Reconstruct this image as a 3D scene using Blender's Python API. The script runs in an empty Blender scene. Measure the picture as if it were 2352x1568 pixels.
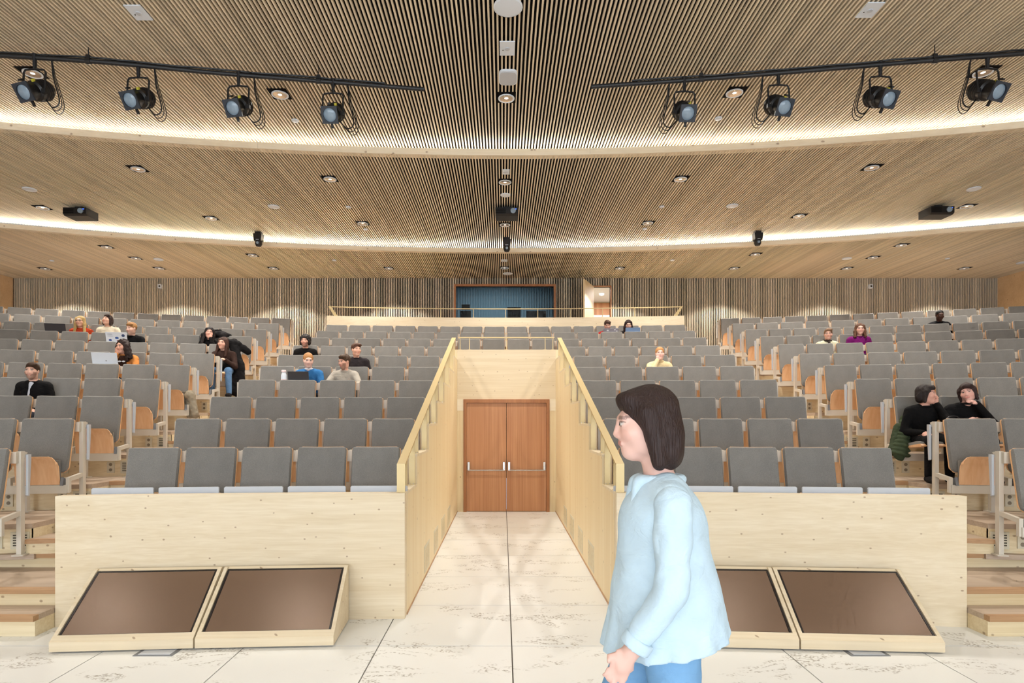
import bpy, math, random
import numpy as np
from mathutils import Vector, Matrix

random.seed(7)
# ------------------------------------------------------------------ frame
F = 1380.0; VX = 1155.0; VY = 962.0; CZ = 1.79; CX = -0.07
W, H = 2352.0, 1568.0
RAD = 33.0                     # radius of the curved rows, beams and walls
sc = bpy.context.scene
col = sc.collection

cam_d = bpy.data.cameras.new('camera'); cam = bpy.data.objects.new('camera', cam_d); col.objects.link(cam)
cam.location = (CX, 0, CZ); cam.rotation_euler = (math.pi/2, 0, 0)
cam_d.sensor_width = 36; cam_d.lens = 36*F/W
cam_d.shift_x = (W/2-VX)/W; cam_d.shift_y = (VY-H/2)/W
cam_d.clip_start = 0.05; cam_d.clip_end = 200
sc.camera = cam

sc.view_settings.view_transform = 'Standard'; sc.view_settings.look = 'None'
sc.view_settings.gamma = 1; sc.view_settings.use_curve_mapping = False
sc.view_settings.exposure = 0.1
cy = sc.cycles
cy.max_bounces = 6; cy.diffuse_bounces = 3; cy.glossy_bounces = 2; cy.transmission_bounces = 4
cy.caustics_reflective = False; cy.caustics_refractive = False
cy.use_adaptive_sampling = True; cy.adaptive_threshold = 0.08; cy.adaptive_min_samples = 14
SPOT_W = 390; LED_E = 62; FILL_W = 1300; STAGE_W = 70

wd = bpy.data.worlds.new('world'); sc.world = wd; wd.use_nodes = True
wd.node_tree.nodes['Background'].inputs[0].default_value = (0.75, 0.85, 1, 1)
wd.node_tree.nodes['Background'].inputs[1].default_value = 0.4

def area(name, loc, rot, sx, sy, power, colr):
    d = bpy.data.lights.new(name, 'AREA'); d.shape = 'RECTANGLE'; d.size = sx; d.size_y = sy
    d.energy = power; d.color = colr
    o = bpy.data.objects.new(name, d); col.objects.link(o); o.location = loc; o.rotation_euler = rot
    return o
# cool fill light added behind the camera, set as daylight from unseen windows
area('cool_fill', (0, -6.9, 2.9), (math.radians(90), 0, 0), 20, 4.4, FILL_W, (0.86, 0.93, 1.0))

# ------------------------------------------------------------------ helpers
def P(px, py, D):
    return Vector(((px-VX)*D/F + CX, D, CZ + (VY-py)*D/F))
def arc(x, D0):
    return D0 - (RAD - math.sqrt(RAD*RAD - x*x))
def tag(o, label=None, cat=None, group=None, kind=None):
    if label: o['label'] = label
    if cat: o['category'] = cat
    if group: o['group'] = group
    if kind: o['kind'] = kind
    return o
def empty(name, loc=(0, 0, 0), rz=0):
    o = bpy.data.objects.new(name, None); col.objects.link(o)
    o.location = loc; o.rotation_euler = (0, 0, rz); o.empty_display_size = 0.1
    return o
def link(name, me, parent=None, loc=(0, 0, 0), rot=(0, 0, 0)):
    o = bpy.data.objects.new(name, me); col.objects.link(o)
    o.location = loc; o.rotation_euler = rot
    if parent is not None: o.parent = parent
    return o
def ordw(n):
    return ['first', 'second', 'third', 'fourth', 'fifth', 'sixth', 'seventh', 'eighth', 'ninth', 'tenth', 'eleventh',
            'twelfth', 'thirteenth', 'fourteenth', 'fifteenth', 'sixteenth', 'seventeenth', 'eighteenth'][n-1]

class MB:
    def __init__(s): s.v = []; s.f = []
    def add(s, vs, fs):
        n = len(s.v); s.v += [tuple(p) for p in vs]; s.f += [tuple(i+n for i in f) for f in fs]; return s
    def box(s, x0, x1, y0, y1, z0, z1):
        return s.add([(x0,y0,z0),(x1,y0,z0),(x1,y1,z0),(x0,y1,z0),(x0,y0,z1),(x1,y0,z1),(x1,y1,z1),(x0,y1,z1)],
                     [(0,3,2,1),(4,5,6,7),(0,1,5,4),(1,2,6,5),(2,3,7,6),(3,0,4,7)])
    def obox(s, c, sx, sy, sz, M=None):
        vs = []
        for dx, dy, dz in [(-1,-1,-1),(1,-1,-1),(1,1,-1),(-1,1,-1),(-1,-1,1),(1,-1,1),(1,1,1),(-1,1,1)]:
            p = Vector((dx*sx/2, dy*sy/2, dz*sz/2))
            if M: p = M @ p
            vs.append(p + Vector(c))
        return s.add(vs, [(0,3,2,1),(4,5,6,7),(0,1,5,4),(1,2,6,5),(2,3,7,6),(3,0,4,7)])
    def prism(s, pts, y0, y1):           # polygon in xz, extruded in y
        n = len(pts)
        vs = [(x, y0, z) for x, z in pts] + [(x, y1, z) for x, z in pts]
        return s.add(vs, [tuple(range(n)), tuple(range(2*n-1, n-1, -1))] + [(i, i+n, (i+1) % n+n, (i+1) % n) for i in range(n)])
    def prismx(s, pts, x0, x1):          # polygon in yz, extruded in x
        n = len(pts)
        vs = [(x0, y, z) for y, z in pts] + [(x1, y, z) for y, z in pts]
        return s.add(vs, [tuple(range(n-1, -1, -1)), tuple(range(n, 2*n))] + [(i, (i+1) % n, (i+1) % n+n, i+n) for i in range(n)])
    def prismz(s, pts, z0, z1):
        n = len(pts)
        vs = [(x, y, z0) for x, y in pts] + [(x, y, z1) for x, y in pts]
        return s.add(vs, [tuple(range(n-1, -1, -1)), tuple(range(n, 2*n))] + [(i, (i+1) % n, (i+1) % n+n, i+n) for i in range(n)])
    def arcs(s, xs, D0, D1, z0, z1):     # curved bar between two row arcs
        vs = []; fs = []
        for x in xs:
            a = arc(x, D0); b = arc(x, D1)
            vs += [(x,a,z0),(x,b,z0),(x,b,z1),(x,a,z1)]
        n = len(xs)
        for i in range(n-1):
            k = 4*i
            for j in range(4):
                fs.append((k+j, k+4+j, k+4+(j+1) % 4, k+(j+1) % 4))
        fs += [(0,1,2,3), (4*n-1,4*n-2,4*n-3,4*n-4)]
        return s.add(vs, fs)
    def tube(s, pts, r, n=8, cap=True):
        pts = [Vector(p) for p in pts]; vs = []; fs = []
        rs = r if isinstance(r, (list, tuple)) else [r]*len(pts)
        u = None
        for i, p in enumerate(pts):
            d = (pts[min(i+1, len(pts)-1)] - pts[max(i-1, 0)]).normalized()
            if u is None:
                u = d.orthogonal().normalized()
            else:
                u = (u - d*u.dot(d)); u = u.normalized() if u.length > 1e-6 else d.orthogonal().normalized()
            w = d.cross(u)
            for k in range(n):
                a = 2*math.pi*k/n
                vs.append(p + (u*math.cos(a) + w*math.sin(a))*rs[i])
        for i in range(len(pts)-1):
            for k in range(n):
                fs.append((i*n+k, i*n+(k+1) % n, (i+1)*n+(k+1) % n, (i+1)*n+k))
        if cap: fs += [tuple(range(n-1, -1, -1)), tuple(range((len(pts)-1)*n, len(pts)*n))]
        return s.add(vs, fs)
    def lathe(s, prof, n=20, M=None, cap0=False, cap1=False):   # prof of (r,z)
        vs = []; fs = []
        for r, z in prof:
            for k in range(n):
                a = 2*math.pi*k/n; p = Vector((r*math.cos(a), r*math.sin(a), z))
                vs.append(M @ p if M else p)
        for i in range(len(prof)-1):
            for k in range(n):
                fs.append((i*n+k, i*n+(k+1) % n, (i+1)*n+(k+1) % n, (i+1)*n+k))
        if cap0: fs.append(tuple(range(n-1, -1, -1)))
        if cap1: fs.append(tuple(range((len(prof)-1)*n, len(prof)*n)))
        return s.add(vs, fs)
    def mesh(s, name, mat, smooth=False):
        me = bpy.data.meshes.new(name); me.from_pydata(s.v, [], s.f); me.update()
        if mat: me.materials.append(mat)
        if smooth:
            me.polygons.foreach_set('use_smooth', [True]*len(me.polygons))
            try: me.set_sharp_from_angle(angle=math.radians(35))
            except Exception: pass
        return me
    def build(s, name, mat, parent=None, smooth=False, loc=(0,0,0), rot=(0,0,0)):
        return link(name, s.mesh(name, mat, smooth), parent, loc, rot)

def frange(a, b, step):
    n = max(1, int(math.ceil(abs(b-a)/step)))
    return [a + (b-a)*i/n for i in range(n+1)]

# ------------------------------------------------------------------ materials
def srgb(r, g, b):
    f = lambda c: (c/255/12.92) if c/255 <= 0.04045 else ((c/255+0.055)/1.055)**2.4
    return (f(r), f(g), f(b), 1)
def newmat(name):
    m = bpy.data.materials.new(name); m.use_nodes = True
    return m, m.node_tree, m.node_tree.nodes['Principled BSDF']
def plain(name, c, rough=0.5, metal=0.0, noise=0.0, spec=0.5):
    m, t, b = newmat(name)
    b.inputs['Roughness'].default_value = rough; b.inputs['Metallic'].default_value = metal
    b.inputs['Specular IOR Level'].default_value = spec
    if noise > 0:
        n = t.nodes.new('ShaderNodeTexNoise'); n.inputs['Scale'].default_value = 14; n.inputs['Detail'].default_value = 4
        tc = t.nodes.new('ShaderNodeTexCoord'); t.links.new(tc.outputs['Object'], n.inputs['Vector'])
        r = t.nodes.new('ShaderNodeMix'); r.data_type = 'RGBA'
        r.inputs['A'].default_value = tuple(x*(1-noise) for x in c[:3])+(1,); r.inputs['B'].default_value = tuple(min(1, x*(1+noise)) for x in c[:3])+(1,)
        t.links.new(n.outputs['Fac'], r.inputs['Factor']); t.links.new(r.outputs['Result'], b.inputs['Base Color'])
    else:
        b.inputs['Base Color'].default_value = c
    return m
def emit(name, c, e):
    m, t, b = newmat(name)
    b.inputs['Base Color'].default_value = c; b.inputs['Emission Color'].default_value = c; b.inputs['Emission Strength'].default_value = e
    return m
def wood(name, c1, c2, axis='x', fine=60, along=1.2, knots=None, knot_scale=2.2, knot_size=0.045, rough=0.5, rand=None, boards=None):
    """grain streaks along an axis, optional knots, optional per-object / per-island tint"""
    m, t, b = newmat(name); N = t.nodes.new; L = t.links.new
    tc = N('ShaderNodeTexCoord'); mp = N('ShaderNodeMapping')
    sx = {'x': (along, fine, fine), 'y': (fine, along, fine), 'z': (fine, fine, along)}[axis]
    mp.inputs['Scale'].default_value = sx; L(tc.outputs['Object'], mp.inputs['Vector'])
    n1 = N('ShaderNodeTexNoise'); n1.inputs['Scale'].default_value = 1; n1.inputs['Detail'].default_value = 5; n1.inputs['Distortion'].default_value = 0.6
    L(mp.outputs['Vector'], n1.inputs['Vector'])
    mp2 = N('ShaderNodeMapping'); mp2.inputs['Scale'].default_value = tuple(s*0.16 for s in sx); L(tc.outputs['Object'], mp2.inputs['Vector'])
    n2 = N('ShaderNodeTexNoise'); n2.inputs['Scale'].default_value = 1; n2.inputs['Detail'].default_value = 3; L(mp2.outputs['Vector'], n2.inputs['Vector'])
    ad = N('ShaderNodeMath'); ad.operation = 'ADD'; L(n1.outputs['Fac'], ad.inputs[0]); L(n2.outputs['Fac'], ad.inputs[1])
    rg = N('ShaderNodeMapRange'); rg.inputs['From Min'].default_value = 0.7; rg.inputs['From Max'].default_value = 1.3; L(ad.outputs[0], rg.inputs['Value'])
    mx = N('ShaderNodeMix'); mx.data_type = 'RGBA'; mx.inputs['A'].default_value = c2; mx.inputs['B'].default_value = c1
    L(rg.outputs['Result'], mx.inputs['Factor']); out = mx.outputs['Result']
    if knots:
        mk = N('ShaderNodeMapping'); k = knot_scale
        mk.inputs['Scale'].default_value = {'x': (k*0.8, k*1.15, 1), 'y': (k*0.8, k*1.15, 1), 'z': (k*1.15, k*0.8, 1)}[axis]
        sp_ = N('ShaderNodeSeparateXYZ'); L(tc.outputs['Object'], sp_.inputs[0]); sm_ = N('ShaderNodeMath'); sm_.operation = 'ADD'; L(sp_.outputs[0], sm_.inputs[0]); L(sp_.outputs[1], sm_.inputs[1])
        cb_ = N('ShaderNodeCombineXYZ'); L(sm_.outputs[0], cb_.inputs[0]); L(sp_.outputs[2], cb_.inputs[1]); L(cb_.outputs[0], mk.inputs['Vector'])
        nz = N('ShaderNodeTexNoise'); nz.inputs['Scale'].default_value = 26; L(tc.outputs['Object'], nz.inputs['Vector'])
        vo = N('ShaderNodeTexVoronoi'); vo.voronoi_dimensions = '2D'; vo.inputs['Scale'].default_value = 1; L(mk.outputs['Vector'], vo.inputs['Vector'])
        mm = N('ShaderNodeMath'); mm.operation = 'MULTIPLY_ADD'; mm.inputs[1].default_value = 0.05; L(nz.outputs['Fac'], mm.inputs[0]); L(vo.outputs['Distance'], mm.inputs[2])
        kr = N('ShaderNodeMapRange'); kr.inputs['From Min'].default_value = knot_size+0.025; kr.inputs['From Max'].default_value = knot_size*0.45+0.025; L(mm.outputs[0], kr.inputs['Value'])
        kk = N('ShaderNodeMath'); kk.operation = 'MULTIPLY'; kk.inputs[1].default_value = 0.62; L(kr.outputs['Result'], kk.inputs[0])
        m2 = N('ShaderNodeMix'); m2.data_type = 'RGBA'; m2.inputs['B'].default_value = knots
        L(kk.outputs[0], m2.inputs['Factor']); L(out, m2.inputs['A']); out = m2.outputs['Result']
    if rand:
        if rand == 'object':
            oi = N('ShaderNodeObjectInfo'); ro = oi.outputs['Random']
        else:
            oi = N('ShaderNodeNewGeometry'); ro = oi.outputs['Random Per Island']
        rr = N('ShaderNodeMapRange'); rr.inputs['To Min'].default_value = 0.84; rr.inputs['To Max'].default_value = 1.1; L(ro, rr.inputs['Value'])
        hv = N('ShaderNodeHueSaturation'); L(rr.outputs['Result'], hv.inputs['Value']); L(out, hv.inputs['Color']); out = hv.outputs['Color']
    L(out, b.inputs['Base Color']); b.inputs['Roughness'].default_value = rough
    return m
KN = srgb(120, 82, 50)
M = {}
SP1, SP2 = srgb(228, 213, 186), srgb(214, 195, 162)
M['spruce_x'] = wood('spruce_horizontal', SP1, SP2, 'x', 55, 0.9, KN, 4.2, 0.04)
M['spruce_z'] = wood('spruce_vertical', srgb(233, 216, 181), srgb(221, 197, 153), 'z', 55, 0.9, KN, 2.4, 0.03)
M['riser'] = wood('spruce_riser', srgb(230, 214, 180), srgb(208, 186, 144), 'x', 40, 0.8, KN, 4.0, 0.06)
M['tread'] = wood('oak_tread', srgb(192, 172, 152), srgb(168, 147, 126), 'x', 70, 1.0)
M['nosing'] = wood('oak_nosing', srgb(190, 152, 112), srgb(164, 124, 86), 'x', 60, 1.5)
M['slat'] = wood('slat_spruce', srgb(240, 226, 202), srgb(220, 201, 170), 'y', 60, 0.5, None, rand='object', rough=0.55)
M['slat_i'] = wood('slat_spruce_field', srgb(240, 226, 202), srgb(220, 201, 170), 'y', 60, 0.5, None, rand='island', rough=0.55)
M['slat_v'] = wood('slat_spruce_wall', srgb(234, 222, 202), srgb(210, 194, 168), 'z', 60, 0.5, None, rand='island', rough=0.55)
M['beam'] = wood('beam_spruce', srgb(238, 228, 208), srgb(226, 212, 186), 'x', 40, 0.7, KN, 2.6, 0.06)
M['sidewall'] = wood('side_wall_panel', srgb(230, 198, 156), srgb(216, 180, 136), 'x', 30, 0.6, KN, 1.2, 0.02)
M['oak'] = wood('oak_door', srgb(204, 150, 106), srgb(176, 118, 76), 'z', 60, 0.8, rough=0.45)
M['oakframe'] = wood('oak_frame', srgb(178, 120, 72), srgb(152, 96, 54), 'z', 60, 0.8, rough=0.45)
M['ply'] = wood('beech_plywood', srgb(236, 194, 152), srgb(220, 168, 122), 'z', 26, 3, rough=0.4)
M['plyedge'] = plain('plywood_edge', srgb(226, 176, 128), 0.5)
M['black'] = plain('black_backing', srgb(18, 14, 12), 0.95, spec=0.1)
M['blackmetal'] = plain('black_metal', srgb(24, 24, 27), 0.45)
M['blackplastic'] = plain('black_plastic', srgb(20, 20, 22), 0.4)
M['steel'] = plain('beige_painted_steel', srgb(206, 198, 184), 0.45, noise=0.03)
M['tablet'] = plain('light_grey_laminate', srgb(190, 194, 201), 0.4, noise=0.02)
M['brass'] = plain('champagne_lacquer', srgb(206, 184, 136), 0.38, metal=0.25, noise=0.03)
M['chrome'] = plain('brushed_steel', srgb(205, 205, 205), 0.25, metal=0.9)
M['white'] = plain('white_plastic', srgb(222, 228, 236), 0.5)
M['vent'] = plain('cream_grille', srgb(205, 196, 172), 0.5)
M['outlet'] = plain('socket_outlet', srgb(128, 116, 96), 0.6)
M['hinge'] = plain('grey_hinge', srgb(120, 122, 126), 0.45)
M['darkslot'] = plain('dark_slot', srgb(60, 52, 40), 0.7)
M['glass_lens'] = plain('blue_glass', srgb(140, 158, 174), 0.12, noise=0.25)
M['reflector'] = plain('reflector', srgb(235, 225, 210), 0.2, metal=0.9)
M['lampglow'] = emit('lamp_glow', (1, 0.93, 0.82, 1), 1.2)
M['led'] = emit('led_strip', (1, 0.93, 0.82, 1), LED_E)
def fabric():
    m, t, b = newmat('grey_wool_fabric'); N = t.nodes.new; L = t.links.new
    tc = N('ShaderNodeTexCoord'); n = N('ShaderNodeTexNoise'); n.inputs['Scale'].default_value = 300; n.inputs['Detail'].default_value = 3
    L(tc.outputs['Object'], n.inputs['Vector'])
    n2 = N('ShaderNodeTexNoise'); n2.inputs['Scale'].default_value = 5; L(tc.outputs['Object'], n2.inputs['Vector'])
    ad = N('ShaderNodeMath'); ad.operation = 'MULTIPLY_ADD'; ad.inputs[1].default_value = 0.3; L(n2.outputs['Fac'], ad.inputs[0]); L(n.outputs['Fac'], ad.inputs[2])
    rg = N('ShaderNodeMapRange'); rg.inputs['From Min'].default_value = 0.4; rg.inputs['From Max'].default_value = 0.9; L(ad.outputs[0], rg.inputs['Value'])
    mx = N('ShaderNodeMix'); mx.data_type = 'RGBA'; mx.inputs['A'].default_value = srgb(103, 101, 98); mx.inputs['B'].default_value = srgb(142, 139, 134)
    L(rg.outputs['Result'], mx.inputs['Factor'])
    oi = N('ShaderNodeObjectInfo'); rr = N('ShaderNodeMapRange'); rr.inputs['To Min'].default_value = 0.93; rr.inputs['To Max'].default_value = 1.06; L(oi.outputs['Random'], rr.inputs['Value'])
    hv = N('ShaderNodeHueSaturation'); L(rr.outputs['Result'], hv.inputs['Value']); L(mx.outputs['Result'], hv.inputs['Color'])
    L(hv.outputs['Color'], b.inputs['Base Color']); b.inputs['Roughness'].default_value = 0.95; b.inputs['Specular IOR Level'].default_value = 0.2
    b.inputs['Sheen Weight'].default_value = 0.15
    return m
M['fabric'] = fabric()
def tile_mat():
    m, t, b = newmat('pale_stone_tile'); N = t.nodes.new; L = t.links.new
    tc = N('ShaderNodeTexCoord'); geo = N('ShaderNodeNewGeometry')
    mp = N('ShaderNodeMapping'); mp.inputs['Scale'].default_value = (1.9, 3.6, 1); L(geo.outputs['Position'], mp.inputs['Vector'])
    a = N('ShaderNodeTexNoise'); a.inputs['Scale'].default_value = 0.8; a.inputs['Detail'].default_value = 2; L(mp.outputs['Vector'], a.inputs['Vector'])
    v = N('ShaderNodeTexNoise'); v.inputs['Scale'].default_value = 1.1; v.inputs['Detail'].default_value = 6; v.inputs['Distortion'].default_value = 2.2; L(mp.outputs['Vector'], v.inputs['Vector'])
    d = N('ShaderNodeTexNoise'); d.inputs['Scale'].default_value = 45; d.inputs['Detail'].default_value = 4; L(geo.outputs['Position'], d.inputs['Vector'])
    r1 = N('ShaderNodeMapRange'); r1.inputs['From Min'].default_value = 0.53; r1.inputs['From Max'].default_value = 0.60; L(a.outputs['Fac'], r1.inputs['Value'])
    ab = N('ShaderNodeMath'); ab.operation = 'SUBTRACT'; ab.inputs[1].default_value = 0.5; L(v.outputs['Fac'], ab.inputs[0])
    ab2 = N('ShaderNodeMath'); ab2.operation = 'ABSOLUTE'; L(ab.outputs[0], ab2.inputs[0])
    r2 = N('ShaderNodeMapRange'); r2.inputs['From Min'].default_value = 0.06; r2.inputs['From Max'].default_value = 0.015; L(ab2.outputs[0], r2.inputs['Value'])
    r3 = N('ShaderNodeMapRange'); r3.inputs['From Min'].default_value = 0.46; r3.inputs['From Max'].default_value = 0.60; L(d.outputs['Fac'], r3.inputs['Value'])
    m1 = N('ShaderNodeMath'); m1.operation = 'MULTIPLY'; L(r1.outputs['Result'], m1.inputs[0]); L(r2.outputs['Result'], m1.inputs[1])
    m2 = N('ShaderNodeMath'); m2.operation = 'MULTIPLY'; L(m1.outputs[0], m2.inputs[0]); L(r3.outputs['Result'], m2.inputs[1])
    m3 = N('ShaderNodeMath'); m3.operation = 'MULTIPLY'; m3.inputs[1].default_value = 0.9; L(m2.outputs[0], m3.inputs[0])
    mx = N('ShaderNodeMix'); mx.data_type = 'RGBA'; mx.inputs['A'].default_value = srgb(229, 229, 226); mx.inputs['B'].default_value = srgb(146, 138, 126)
    L(m3.outputs[0], mx.inputs['Factor']); L(mx.outputs['Result'], b.inputs['Base Color'])
    b.inputs['Roughness'].default_value = 0.32; b.inputs['Specular IOR Level'].default_value = 0.5
    return m
M['tile'] = tile_mat()
M['grout'] = plain('grout', srgb(104, 96, 88), 0.9)
M['screen'] = plain('matte_screen', srgb(122, 96, 76), 0.3, metal=0.38, spec=1.0)  # brown of the wooden ceiling's reflection put into the base colour
M['bezel'] = plain('screen_bezel', srgb(30, 22, 20), 0.3)

# ------------------------------------------------------------------ row geometry
def D0(n): return 6.10 + 0.985*(n-1)
ZS0 = 0.03                                # seats and people are set out from a line this far above the tier
def ZF(n): return 0.46 + 0.287*(n-1)
def EB(n): return D0(n) + 0.24            # riser behind row n
WALLX = 14.93; BACK = 18.2
HS = (4.64, 4.45, 4.264)                  # slat underside above the eye, three ceiling sections
ZS = [CZ + h for h in HS]
PITCH = 0.051; SW = 0.0215; SD = 0.034
BEAM1, BEAM2 = 10.13, 15.33
CHW = 0.95                                # half width of the entrance corridor
DOORY = 11.6

# ------------------------------------------------------------------ ceiling
def slat_range(x, sec):
    if sec == 0: return -6.9, arc(x, BEAM1+0.25)
    if sec == 1: return arc(x, BEAM1+0.03), arc(x, BEAM2+0.33)
    return arc(x, BEAM2+0.03), BACK
nsl = int(WALLX/PITCH)
for sec in range(3):
    z = ZS[sec]
    root = empty('ceiling', (0, 0, z)); tag(root, ['front ceiling section of pale wooden slats on black, above the stage',
        'middle ceiling section of pale wooden slats between the two curved beams', 'rear ceiling section of pale wooden slats next to the back wall'][sec], kind='structure')
    MB_b = MB()
    if sec == 0: MB_b.box(-WALLX, WALLX, -6.9, BEAM1+0.3, SD, SD+0.02)
    elif sec == 1: MB_b.arcs(frange(-WALLX, WALLX, 0.6), BEAM1+0.02, BEAM2+0.35, SD, SD+0.02)
    else:
        xs = frange(-WALLX, WALLX, 0.6); vs = []; fs = []
        for x in xs: vs += [(x, arc(x, BEAM2+0.02), SD), (x, BACK+0.05, SD), (x, BACK+0.05, SD+0.02), (x, arc(x, BEAM2+0.02), SD+0.02)]
        for i in range(len(xs)-1):
            for j in range(4): fs.append((4*i+j, 4*i+4+j, 4*i+4+(j+1) % 4, 4*i+(j+1) % 4))
        MB_b.add(vs, fs)
    MB_b.build('backing', M['black'], root)
    field = MB(); base = MB().box(-SW/2, SW/2, 0, 1, 0, SD).mesh('slat', M['slat'])
    for i in range(-nsl, nsl+1):
        x = i*PITCH + 0.02; y0, y1 = slat_range(x, sec)
        if sec == 0 and -150 <= i < 150:
            o = link('slat', base, root, (x, y0, 0)); o.scale = (1, y1-y0, 1)
        else:
            field.box(x-SW/2, x+SW/2, y0, y1, 0, SD)
    o = field.build('slat_field', M['slat_i'], root); o['kind'] = 'stuff'
# curved beams with the light strip on top
for bi, (D, zb, zt, what) in enumerate([(BEAM1, 4.447, 4.552, 'front'), (BEAM2, 4.255, 4.355, 'rear')]):
    root = empty('trim_%d' % (bi+1)); tag(root, 'pale curved %s ceiling beam with a warm light strip behind its top edge' % what, kind='structure')
    xs = frange(-WALLX, WALLX, 0.5)
    segs = [(-WALLX, -9.2), (-9.2, -4.1), (-4.1, 1.4), (1.4, 6.4), (6.4, WALLX)]
    for a, b in segs:
        MB().arcs(frange(a+0.001, b-0.001, 0.5), D, D+0.035, CZ+zb, CZ+zt).build('beam_board', M['beam'], root)
    MB().arcs(xs, D+0.036, D+0.17, CZ+zb+0.01, CZ+zt-0.008).build('cove_shelf', M['beam'], root)
    vs = []; fs = []
    for x in xs:
        vs += [(x, arc(x, D+0.14), CZ+zt-0.005), (x, arc(x, D+0.146), CZ+zt+0.03)]
    for i in range(len(xs)-1):
        fs.append((2*i, 2*i+2, 2*i+3, 2*i+1))
    MB().add(vs, fs).build('light_strip', M['led'], root)

# ------------------------------------------------------------------ side and back walls
for s, nm in ((-1, 'left'), (1, 'right')):
    root = empty('wall_'+nm); tag(root, 'plain amber plywood side wall on the %s' % nm, kind='structure')
    for y in frange(-6.9, BACK+0.05, 2.5)[:-1]:
        y2 = y + 25.15/11
        MB().box(s*WALLX-0.03+(0.03*s), s*WALLX+0.03+(0.03*s), y+0.004, y2-0.004, 0, 7.2).build('panel', M['sidewall'], root)
WINX0, WINX1, WINZ0, WINZ1 = -1.49, 1.47, 4.35, 5.81
DX0, DX1, DZ0, DZ1 = 2.66, 3.19, 3.65, 5.80
root = empty('wall_back', (0, BACK, 0)); tag(root, 'rear wall of pale vertical slats on black', kind='structure')
bw = MB()
for (x0, x1, z0, z1) in [(-WALLX, WINX0, 0, 7), (WINX0, WINX1, 0, WINZ0), (WINX0, WINX1, WINZ1, 7), (WINX1, DX0, 0, 7), (DX0, DX1, DZ1, 7), (DX0, DX1, 0, DZ0), (DX1, WALLX, 0, 7)]:
    bw.box(x0-(0.2 if x0 == -WALLX else 0), x1+(0.2 if x1 == WALLX else 0), 0.05, 0.15, z0, z1)
bw.build('backing', M['black'], root)
fl = MB()
for i in range(-nsl, nsl+1):
    x = i*PITCH + 0.02
    if WINX0-0.07 < x < WINX1+0.07:
        fl.box(x-SW/2, x+SW/2, 0.01, 0.05, WINZ1+0.06, ZS[2]+SD)
    elif DX0-0.02 < x < DX1+0.02:
        fl.box(x-SW/2, x+SW/2, 0.01, 0.05, DZ1+0.03, ZS[2]+SD)
    else:
        fl.box(x-SW/2, x+SW/2, 0.01, 0.05, 3.2, ZS[2]+SD)
o = fl.build('slat_field', M['slat_v'], root); o['kind'] = 'stuff'
# unseen wall behind the camera, window band added to frame the fill light
root = empty('wall_front', (0, -7, 0)); tag(root, 'unseen stage wall with a window band added around the fill light', kind='structure')
wf = MB(); wf.box(-WALLX, WALLX, -0.2, 0, 0, 0.6); wf.box(-WALLX, WALLX, -0.2, 0, 5.2, 7.2)
wf.box(-WALLX, -10.1, -0.2, 0, 0.6, 5.2); wf.box(10.1, WALLX, -0.2, 0, 0.6, 5.2)
wf.build('panel', M['spruce_x'], root)
for x in frange(-10, 10, 2.5): MB().box(x-0.04, x+0.04, -0.12, 0.0, 0.6, 5.2).build('mullion', M['oakframe'], root)

# control-room window
root = empty('window_1', (0, BACK, 0)); tag(root, 'wide control room window with oak frame in the rear slat wall', kind='structure')
fr = 0.06
for nm, b in (('frame_rail', (WINX0-fr, WINX1+fr, -0.03, 0.12, WINZ1, WINZ1+fr)), ('frame_rail', (WINX0-fr, WINX1+fr, -0.03, 0.12, WINZ0-fr, WINZ0)),
              ('frame_post', (WINX0-fr, WINX0, -0.03, 0.12, WINZ0, WINZ1)), ('frame_post', (WINX1, WINX1+fr, -0.03, 0.12, WINZ0, WINZ1))):
    MB().box(*b).build(nm, M['oakframe'], root)
gm, t, b = newmat('window_glass'); b.inputs['Transmission Weight'].default_value = 1; b.inputs['Roughness'].default_value = 0.0; b.inputs['IOR'].default_value = 1.3
b.inputs['Base Color'].default_value = (0.85, 0.93, 0.97, 1)
MB().box(WINX0, WINX1, 0.045, 0.055, WINZ0, WINZ1).build('pane', gm, root)
M['reflection_blue'] = plain('reflection_blue_panel', srgb(112, 134, 144), 0.8, noise=0.05)  # panel colour stands in for the slatted ceiling's reflection in the glass
M['darkroom'] = plain('dark_room', srgb(40, 46, 52), 0.9)
cr = empty('control_room', (0, BACK+0.2, 0)); tag(cr, 'dim control room with blue ribs standing in for the ceiling reflected in the window', kind='structure')
MB().box(-3, 2.4, 2.6, 2.7, 3.3, 6.6).build('back_panel', M['reflection_blue'], cr)
rb = MB()  # ribs shaped like the ceiling slats mirrored in the window
for i in range(60): rb.box(-2.9+i*0.09, -2.9+i*0.09+0.04, 2.56, 2.6, 3.3, 6.6)
o = rb.build('reflected_rib_field', M['reflection_blue'], cr); o['kind'] = 'stuff'
MB().box(-3, 2.4, 0, 2.7, 6.6, 6.65).build('ceiling_panel', M['reflection_blue'], cr)
MB().box(-3, 2.4, 0, 2.7, 3.55, 3.6).build('floor_panel', M['darkroom'], cr)
MB().box(-3.05, -3, 0, 2.7, 3.3, 6.6).build('side_panel', M['darkroom'], cr)
MB().box(2.4, 2.45, 0, 2.7, 3.3, 6.6).build('side_panel', M['darkroom'], cr)
area('control_room_fill', (-0.3, BACK+1.2, 6.5), (0, 0, 0), 2.5, 0.6, 75, (0.86, 0.95, 1))  # unseen light added to brighten the blue panel
def monitor(x, y, z, w, h, label):
    r = empty('monitor', (x, y, z)); tag(r, label, 'monitor')
    MB().box(-w/2, w/2, -0.02, 0.02, 0.12, 0.12+h).build('display', M['blackplastic'], r)
    MB().box(-0.03, 0.03, 0.0, 0.04, 0.0, 0.14).build('stand', M['blackplastic'], r)
    MB().box(-0.12, 0.12, -0.06, 0.1, 0.0, 0.015).build('base', M['blackplastic'], r)
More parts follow.
